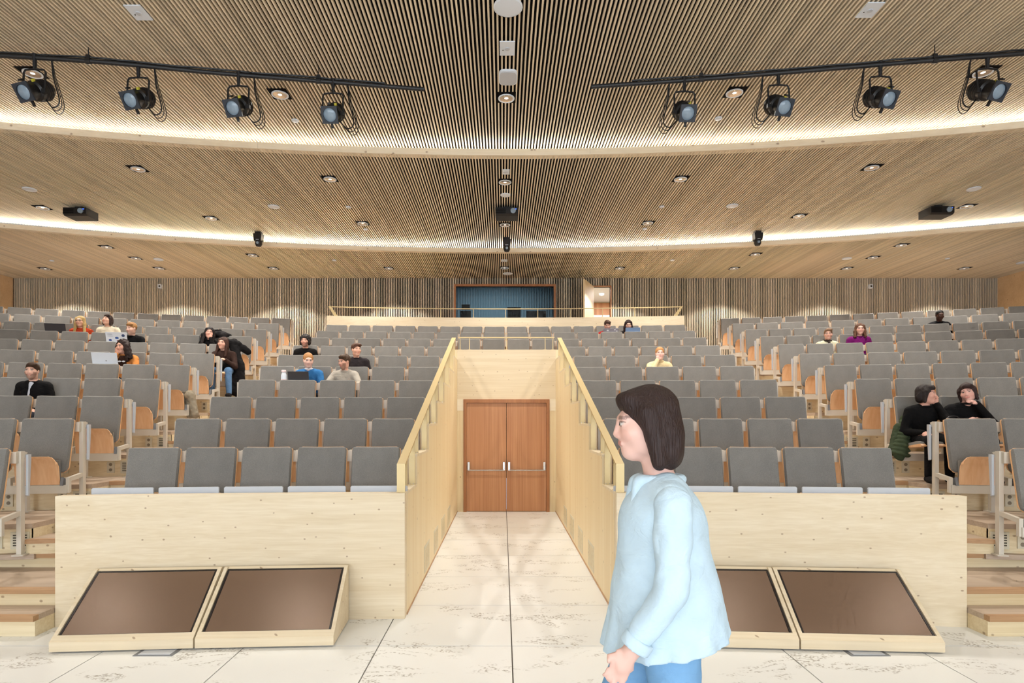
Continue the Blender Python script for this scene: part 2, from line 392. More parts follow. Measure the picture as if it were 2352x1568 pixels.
dk = empty('desk', (0.6, BACK+0.75, 0)); tag(dk, 'dark desk behind the control room window', 'desk')
MB().box(-0.9, 0.85, -0.3, 0.3, 4.63, 4.67).build('desktop', M['darkroom'], dk)
for x in (-0.85, 0.8): MB().box(x-0.03, x+0.03, -0.28, 0.28, 3.6, 4.63).build('leg', M['darkroom'], dk)
monitor(0.28, BACK+0.75, 4.67, 0.42, 0.52, 'black monitor left of the other one behind the control room window')
monitor(0.98, BACK+0.75, 4.67, 0.62, 0.4, 'wide black monitor at the right end of the control room window')
ch = empty('office_chair', (-1.25, BACK+0.7, 3.6)); tag(ch, 'black office chair in the left corner of the control room window', 'chair')
MB().lathe([(0.0,0.98),(0.2,1.0),(0.22,1.04),(0.2,1.08),(0,1.09)], 16).build('seat', M['blackplastic'], ch, True)
MB().lathe([(0.03,0.1),(0.03,0.98)], 8).build('column', M['blackplastic'], ch)
MB().box(-0.17, 0.17, 0.16, 0.22, 1.2, 1.62).build('backrest', M['blackplastic'], ch)
MB().box(-0.13, 0.13, 0.14, 0.2, 1.66, 1.82).build('headrest', M['blackplastic'], ch)
for k in range(5):
    a = k*2*math.pi/5; MB().tube([(0,0,0.12),(0.28*math.cos(a),0.28*math.sin(a),0.03)], 0.025, 6).build('foot', M['blackplastic'], ch)

# open door to the lit lobby
root = empty('door_1', (DX0, BACK, 0)); tag(root, 'pale wooden door standing open in the rear wall, right of the window', kind='structure')
ang = math.atan2(-1.0, -0.42)
leaf = MB().box(0, 1.06, -0.025, 0.025, DZ0, DZ1).build('leaf', M['spruce_z'], root, rot=(0, 0, ang))
MB().tube([(0.96, -0.06, 4.7), (0.84, -0.06, 4.7)], 0.012, 8).build('handle', M['chrome'], leaf)
MB().box(-0.03, 0, -0.02, 0.15, DZ0, DZ1+0.03).build('jamb', M['oakframe'], root)
MB().box(DX1-DX0, DX1-DX0+0.03, -0.02, 0.15, DZ0, DZ1+0.03).build('jamb', M['oakframe'], root)
MB().box(-0.03, DX1-DX0+0.03, -0.02, 0.15, DZ1, DZ1+0.03).build('head_jamb', M['oakframe'], root)
lb = empty('lobby', (0, BACK+0.16, 0)); tag(lb, 'bright lobby seen through the open door', kind='structure')
MB().box(2.5, 5, 0, 3.4, 3.6, 3.65).build('floor_panel', M['tread'], lb)
MB().box(2.5, 5, 3.4, 3.5, 3.65, 6.2).build('wall_panel', M['spruce_x'], lb)
MB().box(2.5, 5, 3.36, 3.4, 5.55, 5.98).build('wood_band', M['oak'], lb)
MB().box(2.5, 5, 3.37, 3.4, 5.2, 5.55).build('white_band', M['white'], lb)
MB().box(2.5, 5, 0, 3.5, 6.02, 6.07).build('ceiling_panel', M['white'], lb)
MB().box(2.44, 2.5, 0, 3.5, 3.65, 6.6).build('side_panel', M['spruce_x'], lb)
MB().box(5, 5.06, 0, 3.5, 3.65, 6.6).build('side_panel', M['spruce_x'], lb)
area('lobby_lamp', (3.7, BACK+1.8, 5.95), (0, 0, 0), 1.5, 1.5, 90, (1, 0.97, 0.94))
lp = empty('ceiling_lamp', (3.25, BACK+2.0, 6.018)); tag(lp, 'small glowing round lamp on the lobby ceiling', 'lamp')
MB().lathe([(0,0),(0.09,0),(0.08,-0.06),(0,-0.09)], 14).build('globe', M['lampglow'], lp, True)
MB().lathe([(0.1,0.0),(0.1,-0.012),(0.085,-0.012)], 14).build('rim', M['white'], lp)

# ------------------------------------------------------------------ floor tiles
fo = empty('floor'); tag(fo, 'pale stone floor of large square tiles', kind='structure')
MB().box(-WALLX, WALLX, -6.9, DOORY+0.4, -0.06, -0.012).build('grout_bed', M['grout'], fo)
TW, TD = 1.05, 1.04
tb = MB().box(0.005, TW-0.005, 0.005, TD-0.005, -0.02, 0).mesh('tile', M['tile'])
ys0 = 1.79*F/(1483-VY)          # a joint line seen in front of the walls
for i in range(-9, 9):
    for j in range(-2, 8):
        y = ys0 + (j-1)*TD
        x = i*TW
        if y > 5.3 and not (-1 <= i <= 0): continue
        if y > DOORY: continue
        o = link('tile', tb, fo, (x, y, 0))
        if y+TD > DOORY: o.scale = (1, (DOORY+0.03-y)/TD, 1)
for j in range(7):
    pass
rest = MB().box(-9*TW, 9*TW, -6.9, ys0-3*TD-0.004, -0.02, 0)
rest.box(-WALLX, -9*TW-0.004, -6.9, 5.3, -0.02, 0); rest.box(9*TW+0.004, WALLX, -6.9, 5.3, -0.02, 0)
o = rest.build('tile_field', M['tile'], fo); o['kind'] = 'stuff'

# ------------------------------------------------------------------ tiers of the seating
AS = 0.35                                 # the aisle stairs start this far behind the tier edges
def aisle(n): return 3.74+0.072*n, 4.62+0.075*n
def tier(n):
    root = empty('floor_tier'); z = ZF(n)
    tag(root, 'wooden seating tier under the %s row' % ordw(n), kind='structure')
    yb = EB(n) if n < 11 else 16.5
    a0, a1 = aisle(n)
    segs = []
    for s in (-1, 1):
        segs.append((sorted((s*a1, s*WALLX)), 0))
        if n > 1: segs.append((sorted((s*a0, s*a1)), AS))
        if n < 8: segs.append((sorted((s*(CHW+0.1), s*(a0 if n > 1 else 3.92))), 0))
    if n >= 8: segs.append(((-a0, a0), 0))
    for (a, b), sh in segs:
        if n == 1: ya = 5.51 if max(abs(a), abs(b)) < 4 else 6.26
        else: ya = EB(n-1)+sh
        ye = yb+0.02 if sh == 0 else yb+AS+0.02
        MB().arcs(frange(a, b, 0.6), ya, ye, z-0.05, z-(0.0 if sh == 0 else 0.002)).build('tread', M['tread'], root)
        if n > 1:
            MB().arcs(frange(a, b, 0.6), ya-0.004, ya+0.02, ZF(n-1)-0.002, z-0.05).build('riser', M['riser'], root)
        if sh: MB().arcs(frange(a, b, 0.6), ya-0.03, ya+0.05, z-0.045, z+0.001).build('nosing', M['nosing'], root)
    if n > 1:
        for s in (-1, 1):
            for e in (a0, a1):
                x0, x1 = sorted((s*e, s*(e+(0.02 if e == a1 else -0.02))))
                MB().arcs([x0, x1], EB(n-1), EB(n-1)+AS+0.01, ZF(n-1), z-0.05).build('side_riser', M['riser'], root)
for n in range(1, 12): tier(n)
# aisle half steps
for n in range(1, 11):
    for s, nm in ((-1, 'left'), (1, 'right')):
        a0, a1 = aisle(n+1); a, b = sorted((s*(a0+0.001), s*(a1-0.001)))
        r = empty('stair_step'); tag(r, 'wooden half step in the %s aisle behind the %s row' % (nm, ordw(n)), kind='structure')
        zt = ZF(n)+0.1435; ye = EB(n)+AS-0.005; ya = ye-0.42
        MB().arcs([a, (a+b)/2, b], ya, ye, ZF(n)-0.002, zt-0.04).build('riser', M['riser'], r)
        MB().arcs([a, (a+b)/2, b], ya+0.03, ye, zt-0.04, zt).build('tread', M['tread'], r)
        MB().arcs([a, (a+b)/2, b], ya-0.02, ya+0.03, zt-0.04, zt+0.001).build('nosing', M['nosing'], r)
for s, nm in ((-1, 'left'), (1, 'right')):
    for k, (z0, z1, ya, yb) in enumerate([(0, 0.17, 4.93, 6.6), (0.17, 0.318, 5.21, 6.6), (0.318, 0.459, 5.95, 6.6)]):
        r = empty('stair_step'); tag(r, '%s wide wooden step at the foot of the %s aisle' % (['lowest', 'middle', 'upper'][k], nm), kind='structure')
        x0, x1 = sorted((s*3.925, s*8))
        MB().box(x0, x1, ya+0.02, yb, z0, z1-0.045).build('riser', M['riser'], r)
        MB().box(x0, x1, ya+0.06, yb, z1-0.045, z1).build('tread', M['tread'], r)
        MB().box(x0, x1, ya, ya+0.06, z1-0.045, z1+0.001).build('nosing', M['nosing'], r)

# ------------------------------------------------------------------ front walls and entrance corridor
WTOP = 1.126
for s, nm in ((-1, 'left'), (1, 'right')):
    xs = frange(s*CHW, s*3.92, 0.4)
    if s < 0: xs = xs[::-1]
    o = MB().arcs(xs, 5.40, 5.50, 0, WTOP).build('wall_stage_'+nm, M['spruce_x']); tag(o, 'pale knotty wooden front wall on the %s below the first row' % nm, kind='structure')
    # stepped corridor wall
    root = empty('wall_corridor_'+nm); tag(root, 'stepped pale wooden wall along the %s of the sunken entrance' % nm, kind='structure')
    ys = [5.39, 6.17, 7.13, 8.08, 9.05, 10.0, 10.9, DOORY]
    for k in range(7):
        zt = WTOP + 0.302*k
        x0, x1 = sorted((s*CHW, s*(CHW+0.10)))
        ya = ys[k] + (0.0 if k else 0.112)
        MB().box(x0, x1, ya, ys[k+1]-0.001, 0, zt-0.025).build('wall_panel', M['spruce_z'], root)
        MB().box(x0, x1, ya-0.0, ys[k+1]-0.001, zt-0.025, zt).build('cap', M['spruce_x'], root)
    MB().box(min(s*CHW, s*(CHW-0.006)), max(s*CHW, s*(CHW-0.006)), 5.5, DOORY, 0, 0.02).build('base_strip', M['nosing'], root)  # thin brown strip along the foot of the wall
    # air grilles low in the wall
    for k, y in enumerate((6.95, 7.9, 8.85, 9.8)):
        x0, x1 = sorted((s*(CHW-0.004), s*CHW))
        g = empty('vent_grille', (0, y, 0)); tag(g, 'pale air grille low in the %s corridor wall, %s from the stage' % (nm, ordw(k+1)), 'vent', 'air grilles in the corridor walls')
        MB().box(x0, x1, -0.23, 0.23, 0.06, 0.36).build('plate', M['vent'], g)
        for q in range(9):
            MB().box(min(s*(CHW-0.006), s*(CHW-0.003)), max(s*(CHW-0.006), s*(CHW-0.003)), -0.2+q*0.05-0.008, -0.2+q*0.05+0.008, 0.09, 0.33).build('slot', M['riser'], g)
# end wall with the door
root = empty('wall_corridor_end', (0, DOORY, 0)); tag(root, 'knotty pale wooden wall above and beside the double door', kind='structure')
MB().box(-CHW, CHW, 0, 0.12, 2.17, 3.13).build('lintel', M['spruce_x'], root)
for s in (-1, 1):
    x0, x1 = sorted((s*0.83, s*CHW)); MB().box(x0, x1, 0, 0.12, 0, 1.95).build('side_post', M['spruce_z'], root)
    MB().box(x0, x1, -0.004, 0.12, 1.95, 2.17).build('corner_block', M['beam'], root)
MB().box(-CHW-0.1, CHW+0.1, 0.12, 0.75, ZF(8)-0.06, ZF(8)).build('roof_slab', M['tread'], root)
for s in (-1, 1):
    x0, x1 = sorted((s*CHW, s*(CHW+0.1))); MB().box(x0, x1, 0, 0.75, 0, 3.13).build('vestibule_wall', M['spruce_z'], root)
root = empty('door_2', (0, DOORY, 0)); tag(root, 'reddish oak double door with steel push bars at the end of the entrance', kind='structure')
MB().box(-0.83, -0.77, -0.02, 0.1, 0, 2.17).build('frame_post', M['oakframe'], root); MB().box(0.77, 0.83, -0.02, 0.1, 0, 2.17).build('frame_post', M['oakframe'], root)
MB().box(-0.77, 0.77, -0.02, 0.1, 2.10, 2.17).build('frame_rail', M['oakframe'], root)
for s in (-1, 1):
    x0, x1 = sorted((s*0.004, s*0.768)); lf = MB().box(x0, x1, 0.03, 0.075, 0.005, 2.095).build('leaf', M['oak'], root)
    a, b = s*0.05, s*0.73
    for q in (a, b): MB().box(q-0.018, q+0.018, -0.03, 0.03, 0.80, 0.96).build('bar_bracket', M['chrome'], lf)
    MB().tube([(a, -0.035, 0.805), (b, -0.035, 0.805)], 0.012, 8).build('push_bar', M['chrome'], lf, True)

# ------------------------------------------------------------------ railings
for s, nm in ((-1, 'left'), (1, 'right')):
    r = empty('handrail'); tag(r, 'sloping flat champagne metal handrail on the %s wall of the entrance' % nm, 'railing', 'handrails of the entrance')
    xa, xb = sorted((s*0.955, s*1.03))
    y0, z0, y1, z1 = 5.45, 1.385, 11.3, 3.32
    sl = (z1-z0)/(y1-y0)
    MB().prismx([(y0, z0-0.018), (y1, z1-0.018), (y1, z1), (y0, z0)], xa, xb).build('rail', M['brass'], r)
    MB().box(xa, xb, y0-0.012, y0, WTOP, z0).build('end_plate', M['brass'], r)
    for k, y in enumerate((5.62, 6.10, 6.35, 7.05, 7.3, 8.0, 8.25, 8.97, 9.2, 9.92, 10.15, 10.82, 11.2)):
        step = sum(1 for q in (6.17, 7.13, 8.08, 9.05, 10.0, 10.9) if y > q)
        zb = WTOP + 0.302*step
        MB().box(xa+0.008, xb-0.008, y-0.006, y+0.006, zb, z0+(y-y0)*sl-0.015).build('baluster', M['brass'], r)
        MB().box(xa+0.002, xb-0.002, y-0.025, y+0.025, zb, zb+0.006).build('foot_plate', M['brass'], r)
        for bx in (-0.02, 0.02): MB().lathe([(0.006, 0.006), (0.006, 0.014), (0, 0.014)], 6).build('bolt', M['chrome'], r, loc=((xa+xb)/2+bx, y-0.018, zb))
def thin_rail(pts, zb, zt, posts, label, w=0.03):
    r = empty('guard_rail'); tag(r, label, 'railing')
    vs = []
    for a, b in zip(pts[:-1], pts[1:]):
        d = (Vector(b)-Vector(a)); d.normalize(); n = Vector((-d.y, d.x, 0))*w/2
        A, B = Vector(a), Vector(b)
        vs.append((A-n, B-n, B+n, A+n))
    m = MB()
    n = len(pts); V = []; Fc = []
    for i, p in enumerate(pts):
        p = Vector(p); V += [(p.x, p.y-w/2, zt-0.02), (p.x, p.y+w/2, zt-0.02), (p.x, p.y+w/2, zt), (p.x, p.y-w/2, zt)]
    for i in range(n-1):
        for j in range(4): Fc.append((4*i+j, 4*i+4+j, 4*i+4+(j+1) % 4, 4*i+(j+1) % 4))
    Fc += [(3,2,1,0), (4*n-4, 4*n-3, 4*n-2, 4*n-1)]
    m.add(V, Fc).build('top_rail', M['brass'], r)
    for x, y in posts:
        MB().box(x-0.0065, x+0.0065, y-0.0065, y+0.0065, zb, zt-0.02).build('post', M['brass'], r)
        MB().box(x-0.035, x+0.035, y-0.02, y+0.02, zb, zb+0.008).build('foot_plate', M['brass'], r)
    return r
thin_rail([(-0.93, DOORY+0.06, 0), (0.93, DOORY+0.06, 0)], 3.13, 3.38, [(x, DOORY+0.06) for x in (-0.9, -0.72, 0, 0.75, 0.9)], 'thin champagne metal rail above the double door wall', 0.025)
# upper parapet and landing
LW = 4.45; PD = 15.24
root = empty('wall_landing'); tag(root, 'pale wooden parapet behind the last centre row', kind='structure')
MB().arcs(frange(-LW, LW, 0.4), PD, PD+0.1, ZF(10)-0.1, 4.36).build('parapet', M['spruce_x'], root)
for s in (-1, 1):
    x0, x1 = sorted((s*LW, s*(LW-0.1))); MB().box(x0, x1, PD-0.2, BACK, ZF(10), 4.36 if False else 3.66).build('side_panel', M['spruce_x'], root)
MB().box(-LW, LW, PD-0.1, BACK+0.05, 3.60, 3.65).build('landing', M['tread'], root)
MB().box(-WALLX, -LW, 16.2, BACK+0.05, 3.3, ZF(11)-0.001).build('rear_gangway', M['tread'], root)
MB().box(LW, WALLX, 16.2, BACK+0.05, 3.3, ZF(11)-0.001).build('rear_gangway', M['tread'], root)
xs = frange(-LW+0.03, LW-0.03, 0.5)
rr = thin_rail([(x, arc(x, PD+0.05), 0) for x in xs], 4.36, 4.60, [(x, arc(x, PD+0.05)) for x in (-3.25, -2.45, -1.65, -0.82, 0.0, 0.82, 1.65, 2.45, 3.25)],
               'long champagne metal rail on the parapet before the control room window')
for s in (-1, 1):
    y = arc(LW, PD+0.05)
    MB().prism([(s*(LW-0.03), 4.595), (s*(LW-0.09), 4.595), (s*(LW-0.26), 4.36), (s*(LW-0.17), 4.36)], y-0.01, y+0.01).build('end_brace', M['brass'], rr)
# ------------------------------------------------------------------ SECTION-2
# ------------------------------------------------------------------ seats
BW = 0.495
def curved_panel(w, zb, zt, y_front, thick, rt, rb, curve, ch, ncol=13):
    """upright panel, front toward -y, concave across its width, rounded corners"""
    xs = [-w/2, -w/2+ch] + [(-w/2+ch)+(w-2*ch)*i/(ncol-1) for i in range(1, ncol-1)] + [w/2-ch, w/2]
    vs = []; fs = []
    for i, x in enumerate(xs):
        e = w/2-abs(x)
        dt = rt - math.sqrt(max(0, rt*rt-(rt-e)**2)) if e < rt else 0
        db = rb - math.sqrt(max(0, rb*rb-(rb-e)**2)) if e < rb else 0
        t, b = zt-dt, zb+db
        yo = -curve*(x/(w/2))**2
        th = thick if 0 < i < len(xs)-1 else thick*0.55
        c = ch if 0 < i < len(xs)-1 else ch*0.3
        yf = y_front+yo+(thick-th); ybk = y_front+thick+yo
        vs += [(x,ybk,b), (x,yf+c,b), (x,yf,b+c), (x,yf,t-c), (x,yf+c,t), (x,ybk,t)]
    n = len(xs)
    for i in range(n-1):
        for j in range(6): fs.append((6*i+j, 6*i+(j+1) % 6, 6*i+6+(j+1) % 6, 6*i+6+j))
    fs += [tuple(range(5, -1, -1)), tuple(range(6*n-6, 6*n))]
    return vs, [f[::-1] for f in fs]
TILT = math.atan2(0.13, 0.59)
def tilted(vs, z0=0.43, y0=-0.13, a=TILT):
    out = []
    for x, y, z in vs:
        out.append((x, y0 + y*math.cos(a) + (z)*math.sin(a), z0 - y*math.sin(a) + (z)*math.cos(a)))
    return out
hb = math.hypot(0.13, 0.59)
v, f = curved_panel(BW, 0, hb, 0.0, 0.035, 0.03, 0.06, 0.022, 0.012); ME_PAD = MB().add(tilted(v), f).mesh('backrest_pad', M['fabric'], True)
v, f = curved_panel(BW+0.012, -0.006, hb+0.006, 0.034, 0.013, 0.034, 0.066, 0.022, 0.002); ME_SHELL = MB().add(tilted(v), f).mesh('backrest_shell', M['plyedge'], True)
def pan_mesh():
    m = MB(); w = 0.43; xs = [-w/2, -w/2+0.006, -w/2+0.02, -w/2+0.042, -w/2+0.075, 0, w/2-0.075, w/2-0.042, w/2-0.02, w/2-0.006, w/2]; drop = [0.085, 0.055, 0.030, 0.010, 0.0, 0.0, 0.0, 0.010, 0.030, 0.055, 0.085]
    prof = [(-0.185, 0.30), (-0.20, 0.40), (-0.215, 0.50), (-0.235, 0.57), (-0.265, 0.61)]
    vs = []; fs = []
    for i, x in enumerate(xs):
        for j, (y, z) in enumerate(prof):
            zz = z - (drop[i] if j == 4 else drop[i]*0.5 if j == 3 else 0)
            vs += [(x, y-0.014, zz), (x, y, zz)]
    n = len(prof)
    for i in range(len(xs)-1):
        for j in range(n-1):
            a = (i*n+j)*2; b = ((i+1)*n+j)*2
            fs += [(a, b, b+2, a+2), (a+1, a+3, b+3, b+1)]
        a = (i*n+n-1)*2; b = ((i+1)*n+n-1)*2; fs.append((a, b, b+1, a+1))
        a = i*n*2; b = (i+1)*n*2; fs.append((a+1, b+1, b, a))
    for i in (0, len(xs)-1):
        for j in range(n-1):
            a = (i*n+j)*2; q = (a, a+2, a+3, a+1); fs.append(q if i == 0 else q[::-1])
    return m.add(vs, fs).mesh('seat_pan', M['ply'], True)
ME_PAN = pan_mesh()
ME_CUSH = MB().box(-0.20, 0.20, -0.183, -0.15, 0.33, 0.56).mesh('seat_cushion', M['fabric'])
# pan folded down for seats in use
ME_PAN_D = MB().prismx([(-0.62, 0.40), (-0.16, 0.36), (-0.16, 0.375), (-0.55, 0.43), (-0.60, 0.435), (-0.63, 0.415)], -0.215, 0.215).mesh('seat_pan', M['ply'])
ME_CUSH_D = MB().prismx([(-0.60, 0.436), (-0.55, 0.431), (-0.18, 0.376), (-0.18, 0.41), (-0.5, 0.46), (-0.59, 0.455)], -0.21, 0.21).mesh('seat_cushion', M['fabric'], False)
ME_BEAM = MB().box(-0.275, 0.275, -0.20, -0.135, 0.205, 0.295).mesh('beam', M['steel'])
ME_RAIL = MB().box(-0.278, 0.278, 0.045, 0.085, 0.87, 0.98).mesh('back_rail', M['steel'])
def post_mesh():
    m = MB(); m.box(-0.021, 0.021, 0.085, 0.145, 0.012-ZS0, 0.985); m.box(-0.05, 0.05, 0.06, 0.18, -ZS0, 0.012-ZS0)
    return m.mesh('post', M['steel'])
ME_POST = post_mesh()
ME_ARM = MB().prismx([(0.09, 0.36), (0.09, 0.405), (-0.19, 0.375), (-0.19, 0.21), (-0.15, 0.21), (-0.15, 0.335)], -0.018, 0.018).mesh('arm', M['steel'])
ME_TAB = MB().prismx([(0.15, 0.55), (0.17, 0.54), (0.20, 0.90), (0.20, 0.95), (0.15, 0.95)], -0.012, 0.012).mesh('tablet', M['tablet'])
ME_EAR = MB().prismx([(0.14, 0.90), (0.20, 0.97), (0.14, 0.985)], -0.016, 0.016).mesh('hinge', M['steel'])
ME_HINGE = MB().prismx([(-0.215, 0.29), (-0.15, 0.29), (-0.15, 0.36), (-0.19, 0.38)], -0.014, 0.014).mesh('seat_hinge', M['hinge'])
ME_TAB_OPEN = MB().box(-0.20, 0.20, 0.17, 0.47, 0.985, 1.003).mesh('tablet_open', M['tablet'])

OCC = {}          # (block, row, index from the aisle) -> person spec
SEATS = {}
def seat(block, n, idx, x, p, ends, label, occupied=False):
    r = empty('auditorium_seat', (x, arc(x, D0(n)), ZF(n)+ZS0), -math.asin(x/RAD))
    tag(r, label, 'seat', 'grey folding auditorium seats'); s = -1 if x < 0 else 1
    k = p/0.555
    for nm, me in (('backrest_pad', ME_PAD), ('backrest_shell', ME_SHELL)):
        o = link(nm, me, r); o.scale = (k, 1, 1)
    if occupied:
        link('seat_pan', ME_PAN_D, r); link('seat_cushion', ME_CUSH_D, r)
    else:
        link('seat_pan', ME_PAN, r); link('seat_cushion', ME_CUSH, r)
    o = link('beam', ME_BEAM, r); o.scale = (k, 1, 1); o = link('back_rail', ME_RAIL, r); o.scale = (k, 1, 1)
    for sx in [s] + ([-s] if ends else []):
        link('post', ME_POST, r, (sx*p/2, 0, 0)); link('arm', ME_ARM, r, (sx*p/2, 0, 0))
        link('tablet', ME_TAB, r, (sx*(p/2) - s*0.036, 0, 0)); link('hinge', ME_EAR, r, (sx*(p/2) - sx*0.0, 0.0, 0))
    link('seat_hinge', ME_HINGE, r, (-s*0.235, 0, 0))
    SEATS[(block, n, idx)] = r
    return r
SIDE_PITCH = {1: 0.56, 2: 0.575, 3: 0.52, 4: 0.52, 5: 0.52, 6: 0.555, 7: 0.515, 8: 0.505, 9: 0.505, 10: 0.545, 11: 0.51}
def px_of(x, D): return VX + (x-CX)*F/D
occupied_keys = set()
PEOPLE = []
def side_seats():
    out = []
    for n in range(1, 12):
        p = SIDE_PITCH[n]
        for s, nm in ((-1, 'left'), (1, 'right')):
            for i in range(1, 19):
                ax = 4.69+0.075*n + p*(i-0.5)*0.985
                x = s*ax; D = arc(x, D0(n))
                if ax > WALLX-0.35: break
                if px_of(x-0.27, D) > W+20 or px_of(x+0.27, D) < -20: break
                out.append((nm, n, i, x, p))
    return out
def centre_seats():
    out = []
    for n in range(1, 11):
        xo = 3.69+0.072*n
        if n <= 7:
            c = 6 if n == 7 else 5
            p = (xo-(1.08 if n != 6 else 1.2))/c
            for s, nm in ((-1, 'centre left'), (1, 'centre right')):
                for i in range(1, c+1): out.append((nm, n, i, s*(xo-p*(i-0.5)), p))
        else:
            p = xo/8
            for s, nm in ((-1, 'centre left'), (1, 'centre right')):
                for i in range(1, 9): out.append((nm, n, i, s*(xo-p*(i-0.5)), p))
    return out
ALL = side_seats() + centre_seats()
def nearest_seat(x, n):
    return min((t for t in ALL if t[1] == n), key=lambda t: abs(t[3]-x))

# people seated: head-centre px, head-top py, row
SIT = [
 dict(k='man_jacket', px=68, py=832, n=4, yaw=5, hair='short', hc=(62, 40, 24), top=(14, 13, 14), skin=(222, 178, 158), beard=True, tee=True, arms='lap', desc='bearded man in black jacket over white shirt, alone in front left rows'),
 dict(k='blonde', px=180, py=725, n=9, yaw=-6, hair='long', hc=(206, 172, 112), top=(196, 72, 40), skin=(228, 176, 150), glasses=True, arms='lap', desc='blonde woman with glasses and orange red sweater beside a dark laptop'),
 dict(k='white_sweater', px=243, py=722, n=9, yaw=-22, pitch=-14, hair='bob', hc=(52, 34, 28), top=(226, 214, 190), skin=(226, 176, 152), arms='lap', desc='person in cream sweater with dark wavy hair looking up'),
 dict(k='blond_boy', px=302, py=742, n=8, yaw=-28, pitch=8, hair='short', hc=(172, 124, 74), top=(16, 15, 17), skin=(228, 184, 164), arms='table', desc='young blond man in black hoodie behind a stickered laptop'),
 dict(k='chin_woman', px=482, py=752, n=8, yaw=10, hair='long', hc=(26, 16, 16), top=(18, 15, 16), skin=(224, 172, 152), arms='chin_r', roll=10, desc='woman with long black hair resting her head on her hand'),
 dict(k='coat_woman', px=513, py=775, n=7, yaw=-14, roll=8, hair='long', hc=(64, 36, 24), top=(58, 40, 34), skin=(222, 172, 150), arms='table', jeans=(92, 124, 160), desc='woman with long brown hair and blue jeans beside a draped black coat'),
 dict(k='curly_laptop', px=283, py=780, n=6, yaw=-30, pitch=10, hair='longcurly', hc=(38, 22, 18), top=(54, 32, 24), skin=(218, 164, 140), arms='chin_l', jacket=(204, 134, 70), prt=True, desc='person with long dark curly hair and orange jacket behind a silver laptop'),
 dict(k='afro_man', px=699, py=766, n=7, yaw=-4, hair='curly', hc=(26, 15, 12), top=(16, 14, 14), skin=(216, 162, 140), beard=True, arms='lap', desc='smiling man with black curly hair in black shirt at the aisle'),
 dict(k='blue_sweater', px=709, py=812, n=5, yaw=18, pitch=12, hair='tied', hc=(190, 136, 84), top=(52, 112, 168), skin=(232, 190, 172), arms='table', collar=(236, 236, 240), desc='woman in blue knit sweater behind a dark tablet computer'),
 dict(k='grey_sweater', px=791, py=815, n=5, yaw=-38, pitch=10, hair='short', hc=(72, 50, 32), top=(176, 168, 156), skin=(220, 168, 146), beard=True, arms='fold', prt2=True, desc='dark haired man in light grey sweatshirt leaning on folded arms'),
 dict(k='plaid', px=817, py=788, n=6, yaw=34, hair='short', hc=(82, 50, 34), top=(46, 40, 42), skin=(222, 172, 148), arms='lap', desc='young man in dark checked shirt looking to the right'),
 dict(k='red_man', px=1395, py=737, n=10, yaw=4, pitch=22, hair='short', hc=(74, 50, 38), top=(176, 34, 38), skin=(224, 176, 156), arms='table', desc='short haired man in red top behind a grey laptop'),
 dict(k='dark_woman', px=1443, py=736, n=10, yaw=4, pitch=18, hair='long', hc=(46, 26, 22), top=(34, 28, 30), skin=(224, 176, 156), arms='table', desc='woman with long dark hair behind a blue laptop'),
 dict(k='turtleneck', px=1515, py=798, n=6, yaw=-6, hair='tied', hc=(196, 140, 84), top=(226, 206, 162), skin=(234, 190, 176), arms='chin_l', collar=(216, 194, 150), desc='red haired woman in cream turtleneck with hand at her chin'),
 dict(k='glasses_short', px=1905, py=754, n=8, yaw=-16, hair='short', hc=(132, 100, 76), top=(208, 204, 176), skin=(224, 176, 156), glasses=True, arms='lap', scarf=(60, 50, 46), desc='short haired person with glasses, pale jacket and dark scarf'),
 dict(k='purple', px=1978, py=742, n=8, yaw=-6, hair='long_short', hc=(96, 62, 42), top=(112, 20, 98), skin=(230, 182, 166), glasses=True, arms='lap', desc='woman with glasses and purple sweater'),
 dict(k='black_sweater', px=2160, py=713, n=10, yaw=0, pitch=14, hair='buzz', hc=(14, 10, 9), top=(14, 14, 18), skin=(72, 42, 30), arms='table', desc='man in black sweater alone in the upper right rows'),
 dict(k='profile_woman', px=2125, py=884, n=3, yaw=58, hair='bob', hc=(30, 18, 16), top=(12, 11, 12), skin=(218, 166, 148), arms='chin_r', rest=True, jeans=(16, 14, 16), desc='woman in black in the right aisle seat, turned to her neighbour'),
 dict(k='scarf_woman', px=2218, py=880, n=3, yaw=-34, pitch=4, roll=-12, hair='bob', hc=(50, 30, 26), top=(13, 12, 13), skin=(222, 172, 158), arms='throat', collar=(24, 22, 22), desc='woman in black jacket and scarf gesturing at her throat'),
]
for q in SIT:
    n = q['n']; D = D0(n)-0.25
    for _ in range(4):
        x = (q['px']-VX)*D/F + CX; D = arc(x, D0(n)) - 0.25
    t = nearest_seat(x, n); q['x'] = x; q['seat'] = t; occupied_keys.add(t[:3])
BLK = {'left': 'the left side block', 'right': 'the right side block', 'centre left': 'the centre left block', 'centre right': 'the centre right block'}
mx = {}
for t in ALL: mx[(t[0], t[1])] = max(mx.get((t[0], t[1]), 0), t[2])
for (nm, n, i, x, p) in ALL:
    ends = (i == 1) or (nm.startswith('centre') and i == mx[(nm, n)] and n <= 7)
    lab = 'grey fabric seat, %s from the aisle in the %s row of %s' % (ordw(i), ordw(n), BLK[nm])
    seat(nm, n, i, x, p, ends, lab, (nm, n, i) in occupied_keys)

